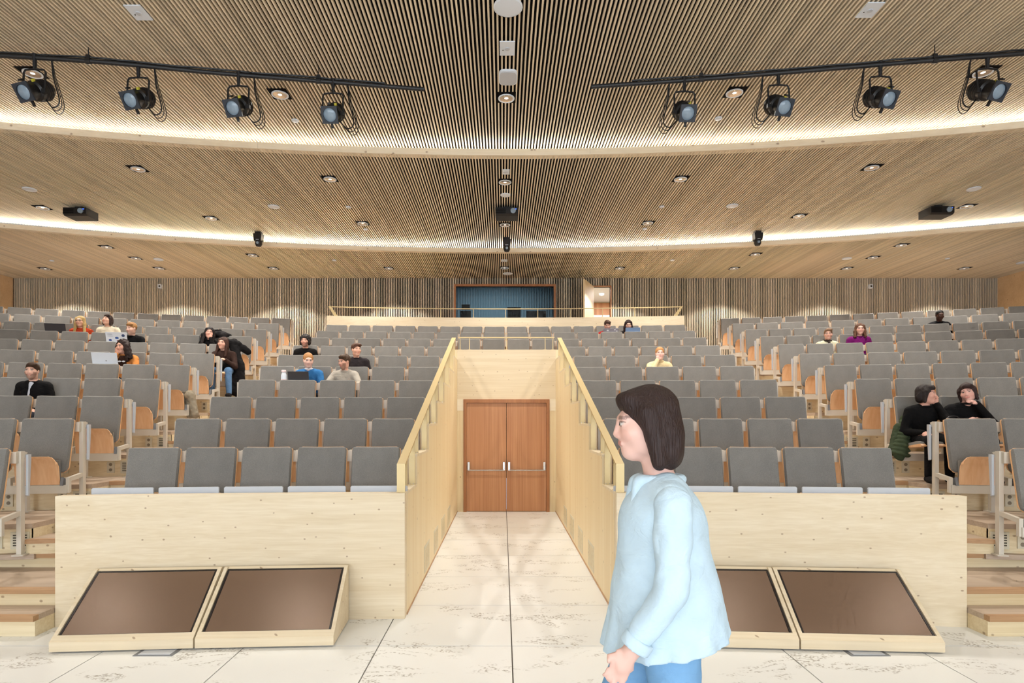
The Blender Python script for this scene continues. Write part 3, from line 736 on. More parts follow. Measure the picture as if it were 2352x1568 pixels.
# tablets folded behind the front walls
for s, nm in ((-1, 'left'), (1, 'right')):
    for i in range(5):
        x = s*(3.47-i*0.565); y = arc(x, 5.56)
        r = empty('folding_tablet', (x, y, 0), -math.asin(x/RAD)); tag(r, 'pale grey folding tablet behind the %s front wall, %s from the outer end' % (nm, ordw(i+1)), 'tablet', 'tablets behind the front walls')
        MB().prism([(-0.26, 0.86), (0.26, 0.86), (0.26, 1.165), (0.25, 1.175), (-0.25, 1.175), (-0.26, 1.165)], -0.011, 0.011).build('panel', M['tablet'], r)
        MB().box(-0.2, 0.2, 0.011, 0.03, 0.9, 0.95).build('bracket', M['steel'], r)

# sockets and vents on the risers under the aisle seats
def riser_fittings():
    for n in range(1, 7):
        for s, nm in ((-1, 'left'), (1, 'right')):
            for q, (kind, off) in enumerate((('socket', 0.30), ('vent', 0.10), ('socket', 0.84), ('vent', 1.05))):
                x = s*(4.69+0.075*n+off); y = arc(x, EB(n))-0.006; z = ZF(n)
                if not (-20 < px_of(x, y) < W+20): continue
                if kind == 'socket':
                    r = empty('wall_socket', (x, y, z+0.05), -math.asin(x/RAD)); tag(r, 'pale double socket, %s beside the aisle under the %s row of the %s block' % (('nearer', 'farther')[q > 1], ordw(n), nm), 'socket')
                    MB().box(-0.045, 0.045, -0.012, 0, 0, 0.15).build('plate', M['vent'], r)
                    for zz in (0.04, 0.11):
                        MB().lathe([(0.021, 0), (0.021, 0.002), (0.0, 0.002)], 12, Matrix.Rotation(math.pi/2, 4, 'X')).build('outlet', M['outlet'], r, loc=(0, -0.012, zz))
                else:
                    r = empty('air_vent', (x, y, z+0.04), -math.asin(x/RAD)); tag(r, 'square cream air vent, %s beside the aisle under the %s row of the %s block' % (('nearer', 'farther')[q > 1], ordw(n), nm), 'vent')
                    MB().box(-0.085, 0.085, -0.010, 0, 0, 0.17).build('plate', M['vent'], r)
                    for a in (-0.035, 0.035):
                        for k in range(5):
                            MB().box(a-0.028, a+0.028, -0.0115, -0.010, 0.03+k*0.025, 0.042+k*0.025).build('slot', M['darkslot'], r)
riser_fittings()

# ------------------------------------------------------------------ floor monitors
def floor_monitor(xa, ya, xb, yb, label, group):
    """wedge between front corner points a (left) and b (right)"""
    A = Vector((xa, ya, 0)); B = Vector((xb, yb, 0)); w = (B-A).length
    r = empty('floor_monitor', A, math.atan2(yb-ya, xb-xa)); tag(r, label, 'monitor', group)
    dp, h0, h1 = 0.60, 0.085, 0.50; t = 0.03
    MB().prismx([(0, 0.012), (dp, 0.012), (dp, h1), (dp-0.03, h1), (0, h0)], 0, t).build('side_panel', M['spruce_x'], r)
    MB().prismx([(0, 0.012), (dp, 0.012), (dp, h1), (dp-0.03, h1), (0, h0)], w-t, w).build('side_panel', M['spruce_x'], r)
    MB().prismx([(0, 0.012), (0.05, 0.012), (0.05, h0+0.036), (0, h0)], t, w-t).build('front_lip', M['spruce_x'], r)
    MB().prismx([(dp, 0.012), (dp, h1), (dp-0.05, h1-0.03), (dp-0.05, 0.012)], t, w-t).build('back_panel', M['spruce_x'], r)
    a = math.atan2(h1-h0, dp-0.03); L = math.hypot(h1-h0, dp-0.03)
    sroot = link('display', MB().box(t+0.004, w-t-0.004, 0.05, L-0.012, -0.05, -0.014).mesh('display', M['bezel']), r, (0, 0, h0), (a, 0, 0))
    MB().box(t+0.022, w-t-0.022, 0.072, L-0.03, -0.014, -0.0115).build('screen', M['screen'], sroot)
    for b in ((t+0.004, t+0.02, 0.05, L-0.012), (w-t-0.02, w-t-0.004, 0.05, L-0.012), (t+0.02, w-t-0.02, 0.05, 0.07), (t+0.02, w-t-0.02, L-0.028, L-0.012)):
        MB().box(b[0], b[1], b[2], b[3], -0.014, -0.009).build('bezel_strip', M['bezel'], sroot)
    MB().box(0.08, w-0.08, 0.08, dp-0.06, 0.0, 0.012).build('foot', M['black'], r)
def pt(px, py):
    D = CZ*F/(py-VY); return (px-VX)*D/F+CX, D
a = pt(112, 1501); b = pt(443, 1492); c = pt(447, 1492); d = pt(766, 1485)
floor_monitor(*a, *b, 'outer floor monitor in a pale wooden wedge before the left front wall', 'floor monitors')
floor_monitor(*c, *d, 'inner floor monitor in a pale wooden wedge before the left front wall', 'floor monitors')
a = pt(1556, 1487); b = pt(1836, 1494); c = pt(1840, 1494); d = pt(2171, 1502)
floor_monitor(*a, *b, 'inner floor monitor, partly behind the walking woman', 'floor monitors')
floor_monitor(*c, *d, 'outer floor monitor in a pale wooden wedge before the right front wall', 'floor monitors')
for px, nm in ((355, 'left'), (1995, 'right')):
    x, y = pt(px, 1503); r = empty('floor_outlet', (x, y, 0)); tag(r, 'flush grey floor outlet in front of the %s floor monitors' % nm, 'outlet')
    MB().box(-0.15, 0.15, -0.03, 0.15, -0.001, 0.004).build('frame', plain('outlet_frame', srgb(110, 112, 116), 0.5), r)
    MB().box(-0.12, 0.12, -0.012, 0.13, 0.004, 0.006).build('lid', M['tablet'], r)

# ------------------------------------------------------------------ ceiling fixtures
def ceil_pt(px, py, sec):
    D = HS[sec]*F/(VY-py); return Vector(((px-VX)*D/F+CX, D, ZS[sec]))
SECN = ['front', 'middle', 'rear']
ME_CUT = MB().box(-0.135, 0.135, -0.16, 0.13, -0.003, 0.0).mesh('cutout', M['black'])
ME_RING = MB().lathe([(0.118, -0.003), (0.118, -0.014), (0.100, -0.014), (0.092, -0.003)], 24).mesh('ring', M['white'], True)
ME_BOWL = MB().lathe([(0.10, -0.010), (0.085, -0.0065), (0.03, -0.004)], 24).mesh('reflector', M['reflector'], True)
ME_BULB = MB().lathe([(0.03, -0.0045), (0.015, -0.006), (0.0, -0.007)], 16).mesh('lamp', M['lampglow'], True)
SD_L = bpy.data.lights.new('downlight', 'SPOT'); SD_L.energy = SPOT_W; SD_L.spot_size = math.radians(118); SD_L.spot_blend = 0.55; SD_L.shadow_soft_size = 0.07; SD_L.color = (1, 0.945, 0.865)
def downlight(p, label, lamp=SD_L):
    r = empty('downlight', p); tag(r, label, 'downlight', 'recessed ceiling downlights')
    link('cutout', ME_CUT, r); link('ring', ME_RING, r); link('reflector', ME_BOWL, r); link('lamp', ME_BULB, r)
    if lamp:
        o = bpy.data.objects.new('downlight_beam', lamp); col.objects.link(o); o.location = Vector(p)+Vector((0, 0, -0.03))
DL = {0: [(75, 168), (643, 217), (1163, 225), (1687, 213), (2258, 166)],
      1: [(317, 388), (758, 411), (1160, 418), (1563, 411), (2002, 385), (98, 477), (485, 501), (833, 513), (1160, 516), (1488, 512), (1835, 496), (2220, 474)],
      2: [(245, 567), (312, 593), (580, 586), (1735, 584), (2005, 591), (2070, 563), (104, 617), (366, 616), (628, 616), (893, 616), (1159, 615), (1423, 616), (1686, 616), (1945, 616), (2215, 616)]}
SIDEW = lambda px: 'left' if px < 1100 else 'right' if px > 1220 else 'centre'
RW_L = SD_L.copy(); RW_L.energy = SPOT_W*0.6; RW_L.spot_size = math.radians(116); RW_L.spot_blend = 0.25; RW_L.shadow_soft_size = 0.03
for sec in DL:
    for i, (px, py) in enumerate(DL[sec]):
        ref = sorted(DL[sec], key=lambda t: t[0]).index((px, py))+1
        downlight(ceil_pt(px, py, sec), 'round downlight on the %s, number %s from the left in the %s ceiling section' % (SIDEW(px), ordw(ref), SECN[sec]), RW_L if py > 610 else SD_L)
# unseen downlights of the same kind, added above the camera to light the stage
ST_L = SD_L.copy(); ST_L.energy = STAGE_W; ST_L.color = (1, 0.96, 0.89)
for j, y in enumerate((4.6, 1.6, -1.4, -4.4)):
    for i, x in enumerate((-9.7, -6.45, -3.2, 0.02, 3.25, 6.5, 9.75)):
        downlight(Vector((x, y, ZS[0])), 'added unseen downlight above the stage, %s row from the front, %s from the left' % (ordw(j+1), ordw(i+1)), ST_L)

def disc(px, py, sec, r0, label, name='ceiling_speaker', cat='speaker'):
    r = empty(name, ceil_pt(px, py, sec)); tag(r, label, cat)
    MB().lathe([(r0, 0), (r0, -0.012), (r0*0.93, -0.02)], 24).build('rim', M['white'], r, True)
    MB().lathe([(r0*0.93, -0.018), (r0*0.5, -0.024), (0, -0.026)], 24).build('cover', M['white'], r, True)
def plate(px, py, sec, w, d, label, name='access_panel', cat='panel'):
    r = empty(name, ceil_pt(px, py, sec)); tag(r, label, cat)
    MB().box(-w/2, w/2, -d/2, d/2, -0.012, 0).build('plate', M['white'], r)
    MB().lathe([(0.035, -0.012), (0.03, -0.02), (0, -0.022)], 14).build('sensor', M['tablet'], r, True)
    MB().lathe([(0.008, -0.012), (0.008, -0.016), (0, -0.016)], 8).build('screw', M['darkslot'], r, loc=(-w*0.28, d*0.1, 0))
disc(1167, 15, 0, 0.165, 'large pale round speaker at the top centre of the ceiling')
plate(1165, 110, 0, 0.19, 0.28, 'white square sensor panel on the centre line between two pale speakers')
r = empty('ceiling_speaker', ceil_pt(1167, 175, 0)); tag(r, 'pale speaker with rounded square cover on the ceiling centre line', 'speaker')
pts = []
for k in range(32):
    a = 2*math.pi*k/32; c, s_ = math.cos(a), math.sin(a); pts.append((0.125*abs(c)**0.5*math.copysign(1, c), 0.17*abs(s_)**0.5*math.copysign(1, s_)))
MB().prismz(pts, -0.03, 0).build('body', M['white'], r); MB().prismz([(x*0.9, y*0.9) for x, y in pts], -0.036, -0.03).build('cover', M['tablet'], r)
for px, nm in ((318, 'left'), (1998, 'right')): plate(px, 28 if px < 1000 else 22, 0, 0.19, 0.25, 'white rectangular ceiling panel at the top %s above the spotlight bar' % nm)
plate(1162, 394, 1, 0.13, 0.20, 'small white square panel on the centre line behind the front beam')
disc(1161, 447, 1, 0.10, 'pale round speaker on the centre line in front of the projector')
for px, py, nm in ((68, 434, 'far left'), (629, 474, 'left'), (1682, 472, 'right'), (2237, 433, 'far right')): disc(px, py, 1, 0.12, 'pale round speaker at the %s of the middle ceiling section' % nm)
for px, py, sec, nm in ((678, 276, 0, 'left of centre before the front beam'), (1650, 271, 0, 'right of centre before the front beam'), (800, 475, 1, 'left of centre in the middle section'), (1520, 474, 1, 'right of centre in the middle section'),
                   (840, 526, 1, 'left next to a downlight near the rear beam'), (1481, 525, 1, 'right next to a downlight near the rear beam'), (119, 598, 2, 'at the far left of the rear section'), (768, 597, 2, 'left of centre in the rear section'),
                   (1544, 597, 2, 'right of centre in the rear section'), (2176, 593, 2, 'at the far right of the rear section')):
    disc(px, py, sec, 0.055, 'small white smoke detector ' + nm, 'smoke_detector', 'detector')
for px, py, nm in ((364, 595, 'left'), (1945, 593, 'right'), (2346, 603, 'right edge')): disc(px, py, 2, 0.12, 'pale round speaker at the %s of the rear ceiling section' % nm)
plate(1158, 598, 2, 0.16, 0.2, 'small white panel on the centre line behind the rear beam')
disc(1166, 628, 2, 0.14, 'flat round speaker on the centre line next to the back wall')

def projector(px, py, label):
    p = ceil_pt(px, py-12, 1); r = empty('projector', p, 0); tag(r, label, 'projector', 'black ceiling projectors')
    MB().prismx([(-0.22, -0.06), (0.16, -0.06), (0.16, -0.22), (-0.17, -0.22), (-0.22, -0.19)], -0.24, 0.24).build('body', M['blackplastic'], r)
    MB().lathe([(0.055, 0), (0.055, 0.03), (0.045, 0.035), (0, 0.03)], 16, Matrix.Rotation(math.pi/2, 4, 'X')).build('lens', M['glass_lens'], r, True, loc=(0.13, -0.215, -0.13))
    MB().box(-0.08, 0.08, -0.1, 0.1, -0.06, 0.0).build('mount', M['blackmetal'], r)
    MB().box(0.16, 0.2, -0.226, -0.218, -0.1, -0.085).build('status_light', emit('status_blue', (0.05, 0.15, 1, 1), 2), r)
    for k in range(5): MB().box(-0.24, -0.02, -0.2255, -0.22, -0.1-k*0.02, -0.092-k*0.02).build('vent_slot', M['black'], r)
projector(188, 490, 'black projector under the ceiling at the left'); projector(1164, 490, 'black projector under the ceiling on the centre line'); projector(2148, 487, 'black projector under the ceiling at the right')
def ptz(px, py, label):
    D = 14.9; p = P(px, py, D); p.z = ZS[1]; p.y = HS[1]*F/(VY-(py-14)); p.x = (px-VX)*p.y/F+CX
    r = empty('camera_unit', p); tag(r, label, 'camera', 'black ceiling cameras')
    MB().box(-0.07, 0.07, -0.06, 0.08, -0.05, 0).build('mount', M['blackplastic'], r)
    MB().prism([(-0.1, -0.05), (0.1, -0.05), (0.085, -0.22), (-0.085, -0.22)], -0.08, 0.08).build('yoke', M['blackplastic'], r)
    MB().lathe([(0, -0.35), (0.055, -0.34), (0.082, -0.29), (0.085, -0.22), (0, -0.22)], 18).build('head', M['blackplastic'], r, True)
    MB().lathe([(0.035, 0), (0.03, 0.025), (0, 0.03)], 14, Matrix.Rotation(math.pi/2, 4, 'X')).build('lens', M['glass_lens'], r, True, loc=(0, -0.06, -0.27))
    MB().box(-0.035, 0.035, -0.083, -0.08, -0.2, -0.19).build('name_stripe', M['white'], r)
ptz(594, 547, 'black ceiling camera at the rear beam on the left'); ptz(1164, 560, 'black ceiling camera at the rear beam on the centre line'); ptz(1740, 545, 'black ceiling camera at the rear beam on the right')
for px, nm in ((369, 'left'), (1998, 'right')):
    p = P(px, 658, BACK); r = empty('wall_speaker', p); tag(r, 'small white speaker box high on the rear slat wall, %s side' % nm, 'speaker')
    MB().box(-0.05, 0.05, -0.07, 0.01, -0.06, 0.06).build('box', M['white'], r); MB().lathe([(0.03, 0), (0.025, 0.006), (0, 0.006)], 12, Matrix.Rotation(math.pi/2, 4, 'X')).build('driver', M['darkslot'], r, loc=(0, -0.07, 0))

# ------------------------------------------------------------------ spotlight bars
HB = 4.47
def bar_pt(px, py): D = HB*F/(VY-py); return Vector(((px-VX)*D/F+CX, D, CZ+HB))
def catm(ps, n=14):
    out = []; ps = [Vector(p) for p in ps]; q = [ps[0]*2-ps[1]] + ps + [ps[-1]*2-ps[-2]]
    for i in range(1, len(q)-2):
        for k in range(n):
            t = k/n; a, b, c, d = q[i-1], q[i], q[i+1], q[i+2]
            out.append(0.5*((2*b)+(c-a)*t+(2*a-5*b+4*c-d)*t*t+(3*b-a-3*c+d)*t**3))
    return out + [ps[-1]]
def bar(pxs, nm, lamps, hangers):
    pts = [bar_pt(*p) for p in pxs]; line = catm(pts, 8)
    r = empty('spotlight_bar', line[0]); tag(r, 'black curved pipe carrying four spotlights under the ceiling on the %s' % nm, 'pipe')
    inv = -Vector(r.location)
    MB().tube([p+inv for p in line], 0.028, 12).build('pipe', M['blackmetal'], r, True)
    # cable taped along the top of the pipe
    rnd = random.Random(len(nm)); cab = []
    inner = line[:-3] if nm == 'left' else line[3:]
    for k, p in enumerate(inner): cab.append(p+inv+Vector((0, 0.0, 0.038+rnd.uniform(0, 0.012))))
    MB().tube(cab, 0.012, 6).build('cable', M['blackplastic'], r)
    for hx in hangers:
        p = min(line, key=lambda q: abs(VX+(q.x-CX)*F/q.y-hx)); D = p.y; x = (hx-VX)*D/F+CX; b = Vector((x, D, p.z))+inv
        h = MB().tube([b+Vector((0, 0, 0.02)), b+Vector((0, 0, ZS[0]-p.z+0.02))], 0.006, 6).build('hanger', M['blackmetal'], r)
        MB().obox(b+Vector((0, 0, 0.05)), 0.05, 0.04, 0.05).build('shackle', M['blackmetal'], h); MB().lathe([(0.036, -0.03), (0.036, 0.03)], 10, Matrix.Rotation(math.pi/2, 4, 'Y'), True, True).build('clamp', M['blackmetal'], h, loc=b)
    for i, (cx_, lx, ly) in enumerate(lamps):
        p = min(line, key=lambda q: abs(VX+(q.x-CX)*F/q.y-cx_)); D = p.y
        base = Vector(((cx_-VX)*D/F+CX, D, p.z-0.03))
        g = empty('spotlight', base); idx = i+1
        tag(g, 'black stage spotlight with bluish lens, %s from the outer end of the %s bar' % (ordw(idx), nm), 'spotlight', 'stage spotlights')
        ctr = Vector((0, -0.02, -0.40))
        # aim: towards the stage, tilted down
        tgt = Vector((0.0 if abs(base.x) < 3 else base.x*0.02, -1, -0.62)).normalized()
        q = Vector((0, 0, 1)).rotation_difference(tgt).to_matrix().to_4x4(); T = Matrix.Translation(ctr) @ q
        MB().lathe([(0.0, -0.25), (0.095, -0.25), (0.118, -0.20), (0.118, -0.02), (0.094, 0.0), (0.094, 0.08), (0.098, 0.085), (0.098, 0.15), (0.086, 0.15)], 20, T).build('body', M['blackplastic'], g, True)
        for k in range(4): MB().lathe([(0.1195, -0.195+k*0.035), (0.125, -0.185+k*0.035), (0.1195, -0.175+k*0.035)], 20, T).build('cooling_fin', M['blackplastic'], g)
        fm = MB()
        hs, hi = 0.104, 0.084
        n = 24; vs = []; fs = []
        for kk in range(n):
            a = 2*math.pi*kk/n; c, s_ = math.cos(a), math.sin(a); m_ = max(abs(c), abs(s_))
            for z in (0.15, 0.17):
                vs.append(T @ Vector((c/m_*hs, s_/m_*hs, z))); vs.append(T @ Vector((c*hi, s_*hi, z)))
        for kk in range(n):
            a = kk*4; b = ((kk+1) % n)*4
            fs += [(a, b, b+2, a+2), (a+1, a+3, b+3, b+1), (a, a+1, b+1, b), (a+2, b+2, b+3, a+3)]
        fm.add(vs, fs).build('lens_frame', plain_frame, g)
        MB().lathe([(0.086, 0.145), (0.06, 0.158), (0.03, 0.164), (0, 0.166)], 20, T).build('lens', M['glass_lens'], g, True)
        MB().obox(ctr + (q @ Vector((0.05, 0.11 if (q @ Vector((0, 1, 0))).z > 0 else -0.11, -0.02))), 0.03, 0.03, 0.03, q.to_3x3()).build('warning_label', plain('yellow_label', srgb(200, 190, 60), 0.6), g)
        for sx in (-1, 1): MB().obox(ctr+Vector((sx*0.130, 0, 0)), 0.05, 0.035, 0.05).build('tilt_knob', M['blackmetal'], g)
        MB().obox(ctr + (q @ Vector((0, -0.13 if False else 0.13, 0.1))), 0.03, 0.02, 0.07, q.to_3x3()).build('shutter_handle', M['blackmetal'], g)
        MB().obox(ctr + (q @ Vector((0, -0.13, 0.1))), 0.03, 0.07, 0.02, q.to_3x3()).build('shutter_handle', M['blackmetal'], g)
        yk = [Vector((-0.135, -0.02, -0.40)), Vector((-0.135, 0, -0.16)), Vector((-0.115, 0, -0.125)), Vector((0, 0, -0.115)), Vector((0.115, 0, -0.125)), Vector((0.135, 0, -0.16)), Vector((0.135, -0.02, -0.40))]
        MB().tube(yk, 0.012, 6).build('yoke', M['blackmetal'], g)
        MB().tube([Vector((0, 0, -0.12)), Vector((0, 0, -0.02)), Vector((0, 0, 0.07))], [0.02, 0.024, 0.03], 8).build('clamp', M['blackmetal'], g)
        s_ = 1 if nm == 'left' else -1
        for k in range(3):
            j = k*0.03
            c = catm([(0, 0.01, 0.07), (s_*0.17, 0.02, 0.05), (s_*(0.20+j*0.5), 0.04, -0.2), (s_*(0.26+j), 0.06, -0.48-j), (s_*(0.18+j), 0.06, -0.56-j*1.4), (s_*0.06, 0.1, -0.44)], 7)
            MB().tube(c, 0.008 if k == 0 else 0.005, 5).build('cable', M['blackplastic'], g)
plain_frame = plain('spot_frame', srgb(44, 50, 60), 0.5)
bar([(-40, 125), (240, 143), (480, 166), (730, 186), (975, 205)], 'left', [(80, 45, 215), (318, 295, 230), (548, 533, 245), (765, 762, 258)], (203, 732))
bar([(1358, 199), (1610, 182), (1870, 161), (2110, 141), (2400, 119)], 'right', [(2268, 2300, 208), (2022, 2040, 228), (1788, 1800, 243), (1572, 1572, 257)], (1610, 2147))
# ------------------------------------------------------------------ SECTION-3
# ------------------------------------------------------------------ organic shapes: signed distance fields to one closed surface
def rotm(yaw=0, pitch=0, roll=0):
    return np.array(Matrix.Rotation(math.radians(yaw), 3, 'Z') @ Matrix.Rotation(math.radians(pitch), 3, 'X') @ Matrix.Rotation(math.radians(roll), 3, 'Y'))
class Frame:
    def __init__(s, o=(0, 0, 0), R=None): s.o = np.array(o, float); s.R = np.eye(3) if R is None else R
    def __call__(s, p): return s.R @ np.array(p, float) + s.o
    def inv(s, q): return (q - s.o) @ s.R
ID = Frame()
def cap(p0, p1, r0, r1=None, k=0.02, fr=ID, op='u'):
    return ('cap', fr(p0), fr(p1), r0, r0 if r1 is None else r1, k, op)
def ell(c, r, k=0.02, fr=ID, op='u', R=None):
    RR = fr.R if R is None else fr.R @ R
    return ('ell', fr(c), np.array(r, float), RR, k, op)
def tor(c, R0, r0, k=0.01, fr=ID, sy=1.0):
    return ('tor', fr(c), R0, r0, fr.R, k, 'u', sy)
def axis_coords(lo, hi, coarse, zones):
    out = [lo]
    while out[-1] < hi:
        st = coarse
        for a, b, f in zones:
            if a <= out[-1]+1e-6 < b: st = min(st, f)
            elif out[-1] < a < out[-1]+st: st = max(min(st, a-out[-1]), f)
        out.append(out[-1]+st)
    return np.array(out, np.float32)
def field(prims, X, Y, Z, inflate=0.0, noise=None, cuts=()):
    f = np.full((len(X), len(Y), len(Z)), 0.3, np.float32)
    for p in prims:
        if p[0] == 'cap': lo = np.minimum(p[1]-p[3], p[2]-p[4]); hi = np.maximum(p[1]+p[3], p[2]+p[4]); k, op = p[5], p[6]
        elif p[0] == 'ell': m = p[2].max(); lo = p[1]-m; hi = p[1]+m; k, op = p[4], p[5]
        else: m = p[2]+p[3]; lo = p[1]-m; hi = p[1]+m; k, op = p[5], 'u'
        mg = k + inflate + 0.035
        sl = tuple(slice(max(0, np.searchsorted(A, lo[i]-mg)-1), np.searchsorted(A, hi[i]+mg)+1) for i, A in enumerate((X, Y, Z)))
        gx, gy, gz = X[sl[0]][:, None, None], Y[sl[1]][None, :, None], Z[sl[2]][None, None, :]
        if gx.size == 0 or gy.size == 0 or gz.size == 0: continue
        if p[0] == 'cap':
            a, b, r0, r1 = p[1:5]; ba = b-a; L2 = float(ba @ ba)+1e-9
            px, py, pz = gx-a[0], gy-a[1], gz-a[2]
            t = np.clip((px*ba[0]+py*ba[1]+pz*ba[2])/L2, 0, 1)
            d = np.sqrt((px-ba[0]*t)**2+(py-ba[1]*t)**2+(pz-ba[2]*t)**2) - (r0+(r1-r0)*t)
        elif p[0] == 'ell':
            c, r, R = p[1:4]; px, py, pz = gx-c[0], gy-c[1], gz-c[2]
            lx = px*R[0, 0]+py*R[1, 0]+pz*R[2, 0]; ly = px*R[0, 1]+py*R[1, 1]+pz*R[2, 1]; lz = px*R[0, 2]+py*R[1, 2]+pz*R[2, 2]
            q = np.sqrt((lx/r[0])**2+(ly/r[1])**2+(lz/r[2])**2)+1e-6; g = np.sqrt((lx/r[0]**2)**2+(ly/r[1]**2)**2+(lz/r[2]**2)**2)+1e-6
            d = q*(q-1)/g
        else:
            c, R0, r0, R = p[1:5]; sy = p[7]; px, py, pz = gx-c[0], gy-c[1], gz-c[2]
            lx = px*R[0, 0]+py*R[1, 0]+pz*R[2, 0]; ly = (px*R[0, 1]+py*R[1, 1]+pz*R[2, 1])/sy; lz = px*R[0, 2]+py*R[1, 2]+pz*R[2, 2]
            d = np.sqrt((np.sqrt(lx**2+ly**2)-R0)**2+lz**2)-r0
        d = d.astype(np.float32); g0 = f[sl]
        if op == 'u':
            d = d - inflate
            h = np.clip(0.5+0.5*(g0-d)/k, 0, 1); f[sl] = g0*(1-h)+d*h - k*h*(1-h)
        else:
            h = np.clip(0.5-0.5*(g0+d)/k, 0, 1); f[sl] = g0*(1-h) + (-d)*h + k*h*(1-h)
    if noise:
        amp, fr = noise; gx, gy, gz = X[:, None, None], Y[None, :, None], Z[None, None, :]
        f = f + amp*(np.sin(gx*fr+1.3*np.sin(gz*fr*0.7))*np.sin(gy*fr*1.1+np.sin(gx*fr*0.6))*np.sin(gz*fr*0.9+0.5)).astype(np.float32)
    for (pt_, nr) in cuts:      # keep the side the normal points away from
        gx, gy, gz = X[:, None, None], Y[None, :, None], Z[None, None, :]
        d = ((gx-pt_[0])*nr[0]+(gy-pt_[1])*nr[1]+(gz-pt_[2])*nr[2]).astype(np.float32); f = np.maximum(f, d)
    return f
def surfnet(f, X, Y, Z):
    f[0] = f[-1] = 0.3; f[:, 0] = f[:, -1] = 0.3; f[:, :, 0] = f[:, :, -1] = 0.3
    s = f < 0; nx, ny, nz = f.shape
    C = [(i, j, k) for i in (0, 1) for j in (0, 1) for k in (0, 1)]
    cnt = sum(s[i:nx-1+i, j:ny-1+j, k:nz-1+k].astype(np.int8) for i, j, k in C)
    act = np.argwhere((cnt > 0) & (cnt < 8)); idx = np.full((nx-1, ny-1, nz-1), -1, np.int32)
    idx[tuple(act.T)] = np.arange(len(act)); A = act
    acc = np.zeros((len(A), 3)); num = np.zeros(len(A)); G = (X, Y, Z)
    for a in C:
        for ax in range(3):
            if a[ax]: continue
            b = list(a); b[ax] = 1
            ia = tuple((A+np.array(a)).T); ib = tuple((A+np.array(b)).T)
            fa, fb = f[ia], f[ib]; m = (fa < 0) != (fb < 0)
            t = np.where(m, fa/np.where(m, fa-fb, 1), 0)
            P0 = np.stack([G[q][ia[q]] for q in range(3)], 1).astype(float); P1 = np.stack([G[q][ib[q]] for q in range(3)], 1)
            acc += np.where(m[:, None], P0+(P1-P0)*t[:, None], 0); num += m
    V = acc/np.maximum(num, 1)[:, None]; quads = []
    for ax in range(3):
        u, w = [(1, 2), (2, 0), (0, 1)][ax]
        sa = [slice(0, n-1) if q == ax else slice(1, n-1) for q, n in enumerate(f.shape)]; sb = list(sa); sb[ax] = slice(1, f.shape[ax])
        ch = s[tuple(sa)] != s[tuple(sb)]; e = np.argwhere(ch)
        if not len(e): continue
        off = np.array([0 if q == ax else 1 for q in range(3)]); e = e+off
        ins = s[tuple(e.T)]
        def cell(du, dw):
            c = e.copy(); c[:, u] -= du; c[:, w] -= dw; return idx[tuple(c.T)]
        q = np.stack([cell(1, 1), cell(0, 1), cell(0, 0), cell(1, 0)], 1)
        q[~ins] = q[~ins][:, ::-1]; quads.append(q)
    return V, np.concatenate(quads)
def sdf_obj(name, prims, mat, parent, lo, hi, coarse=0.02, zones=((), (), ()), inflate=0.0, noise=None, cuts=(), color=None):
    X, Y, Z = (axis_coords(lo[i], hi[i], coarse, zones[i]) for i in range(3))
    V, Q = surfnet(field(prims, X, Y, Z, inflate, noise, cuts), X, Y, Z)
    me = bpy.data.meshes.new(name); me.from_pydata(V.tolist(), [], Q.tolist()); me.update()
    me.polygons.foreach_set('use_smooth', [True]*len(me.polygons)); me.materials.append(mat)
    if color is not None:
        c = color(V); at = me.color_attributes.new('Col', 'FLOAT_COLOR', 'POINT')
        at.data.foreach_set('color', np.concatenate([c, np.ones((len(c), 1))], 1).astype(np.float32).ravel())
    return link(name, me, parent)
_mc = {}
def cloth(c, kind='cloth', noise=0.12):
    key = (c, kind)
    if key not in _mc:
        _mc[key] = plain('%s_%d_%d_%d' % ((kind,)+tuple(c)), srgb(*c), 0.9 if kind != 'hair' else 0.55, noise=noise, spec=0.2 if kind != 'hair' else 0.4)
        m = _mc[key]; t = m.node_tree; b = t.nodes['Principled BSDF']; tc = t.nodes.new('ShaderNodeTexCoord'); mp = t.nodes.new('ShaderNodeMapping'); n = t.nodes.new('ShaderNodeTexNoise'); bp = t.nodes.new('ShaderNodeBump')
        mp.inputs['Scale'].default_value = (150, 150, 14) if kind == 'hair' else (11, 11, 16); n.inputs['Scale'].default_value = 1; n.inputs['Detail'].default_value = 4; n.inputs['Distortion'].default_value = 0.5
        bp.inputs['Strength'].default_value = 0.7; bp.inputs['Distance'].default_value = 0.012 if kind == 'hair' else 0.02
        t.links.new(tc.outputs['Object'], mp.inputs['Vector']); t.links.new(mp.outputs['Vector'], n.inputs['Vector']); t.links.new(n.outputs['Fac'], bp.inputs['Height']); t.links.new(bp.outputs['Normal'], b.inputs['Normal'])
        if kind == 'hair':
            for nd in t.nodes:
                if nd.type == 'TEX_NOISE' and nd != n: t.links.new(mp.outputs['Vector'], nd.inputs['Vector']); nd.inputs['Scale'].default_value = 1
    return _mc[key]
def skin_mat():
    m, t, b = newmat('skin'); n = t.nodes.new('ShaderNodeVertexColor'); n.layer_name = 'Col'
    t.links.new(n.outputs['Color'], b.inputs['Base Color']); b.inputs['Roughness'].default_value = 0.5
    b.inputs['Specular IOR Level'].default_value = 0.35
    return m
M['skin'] = skin_mat()

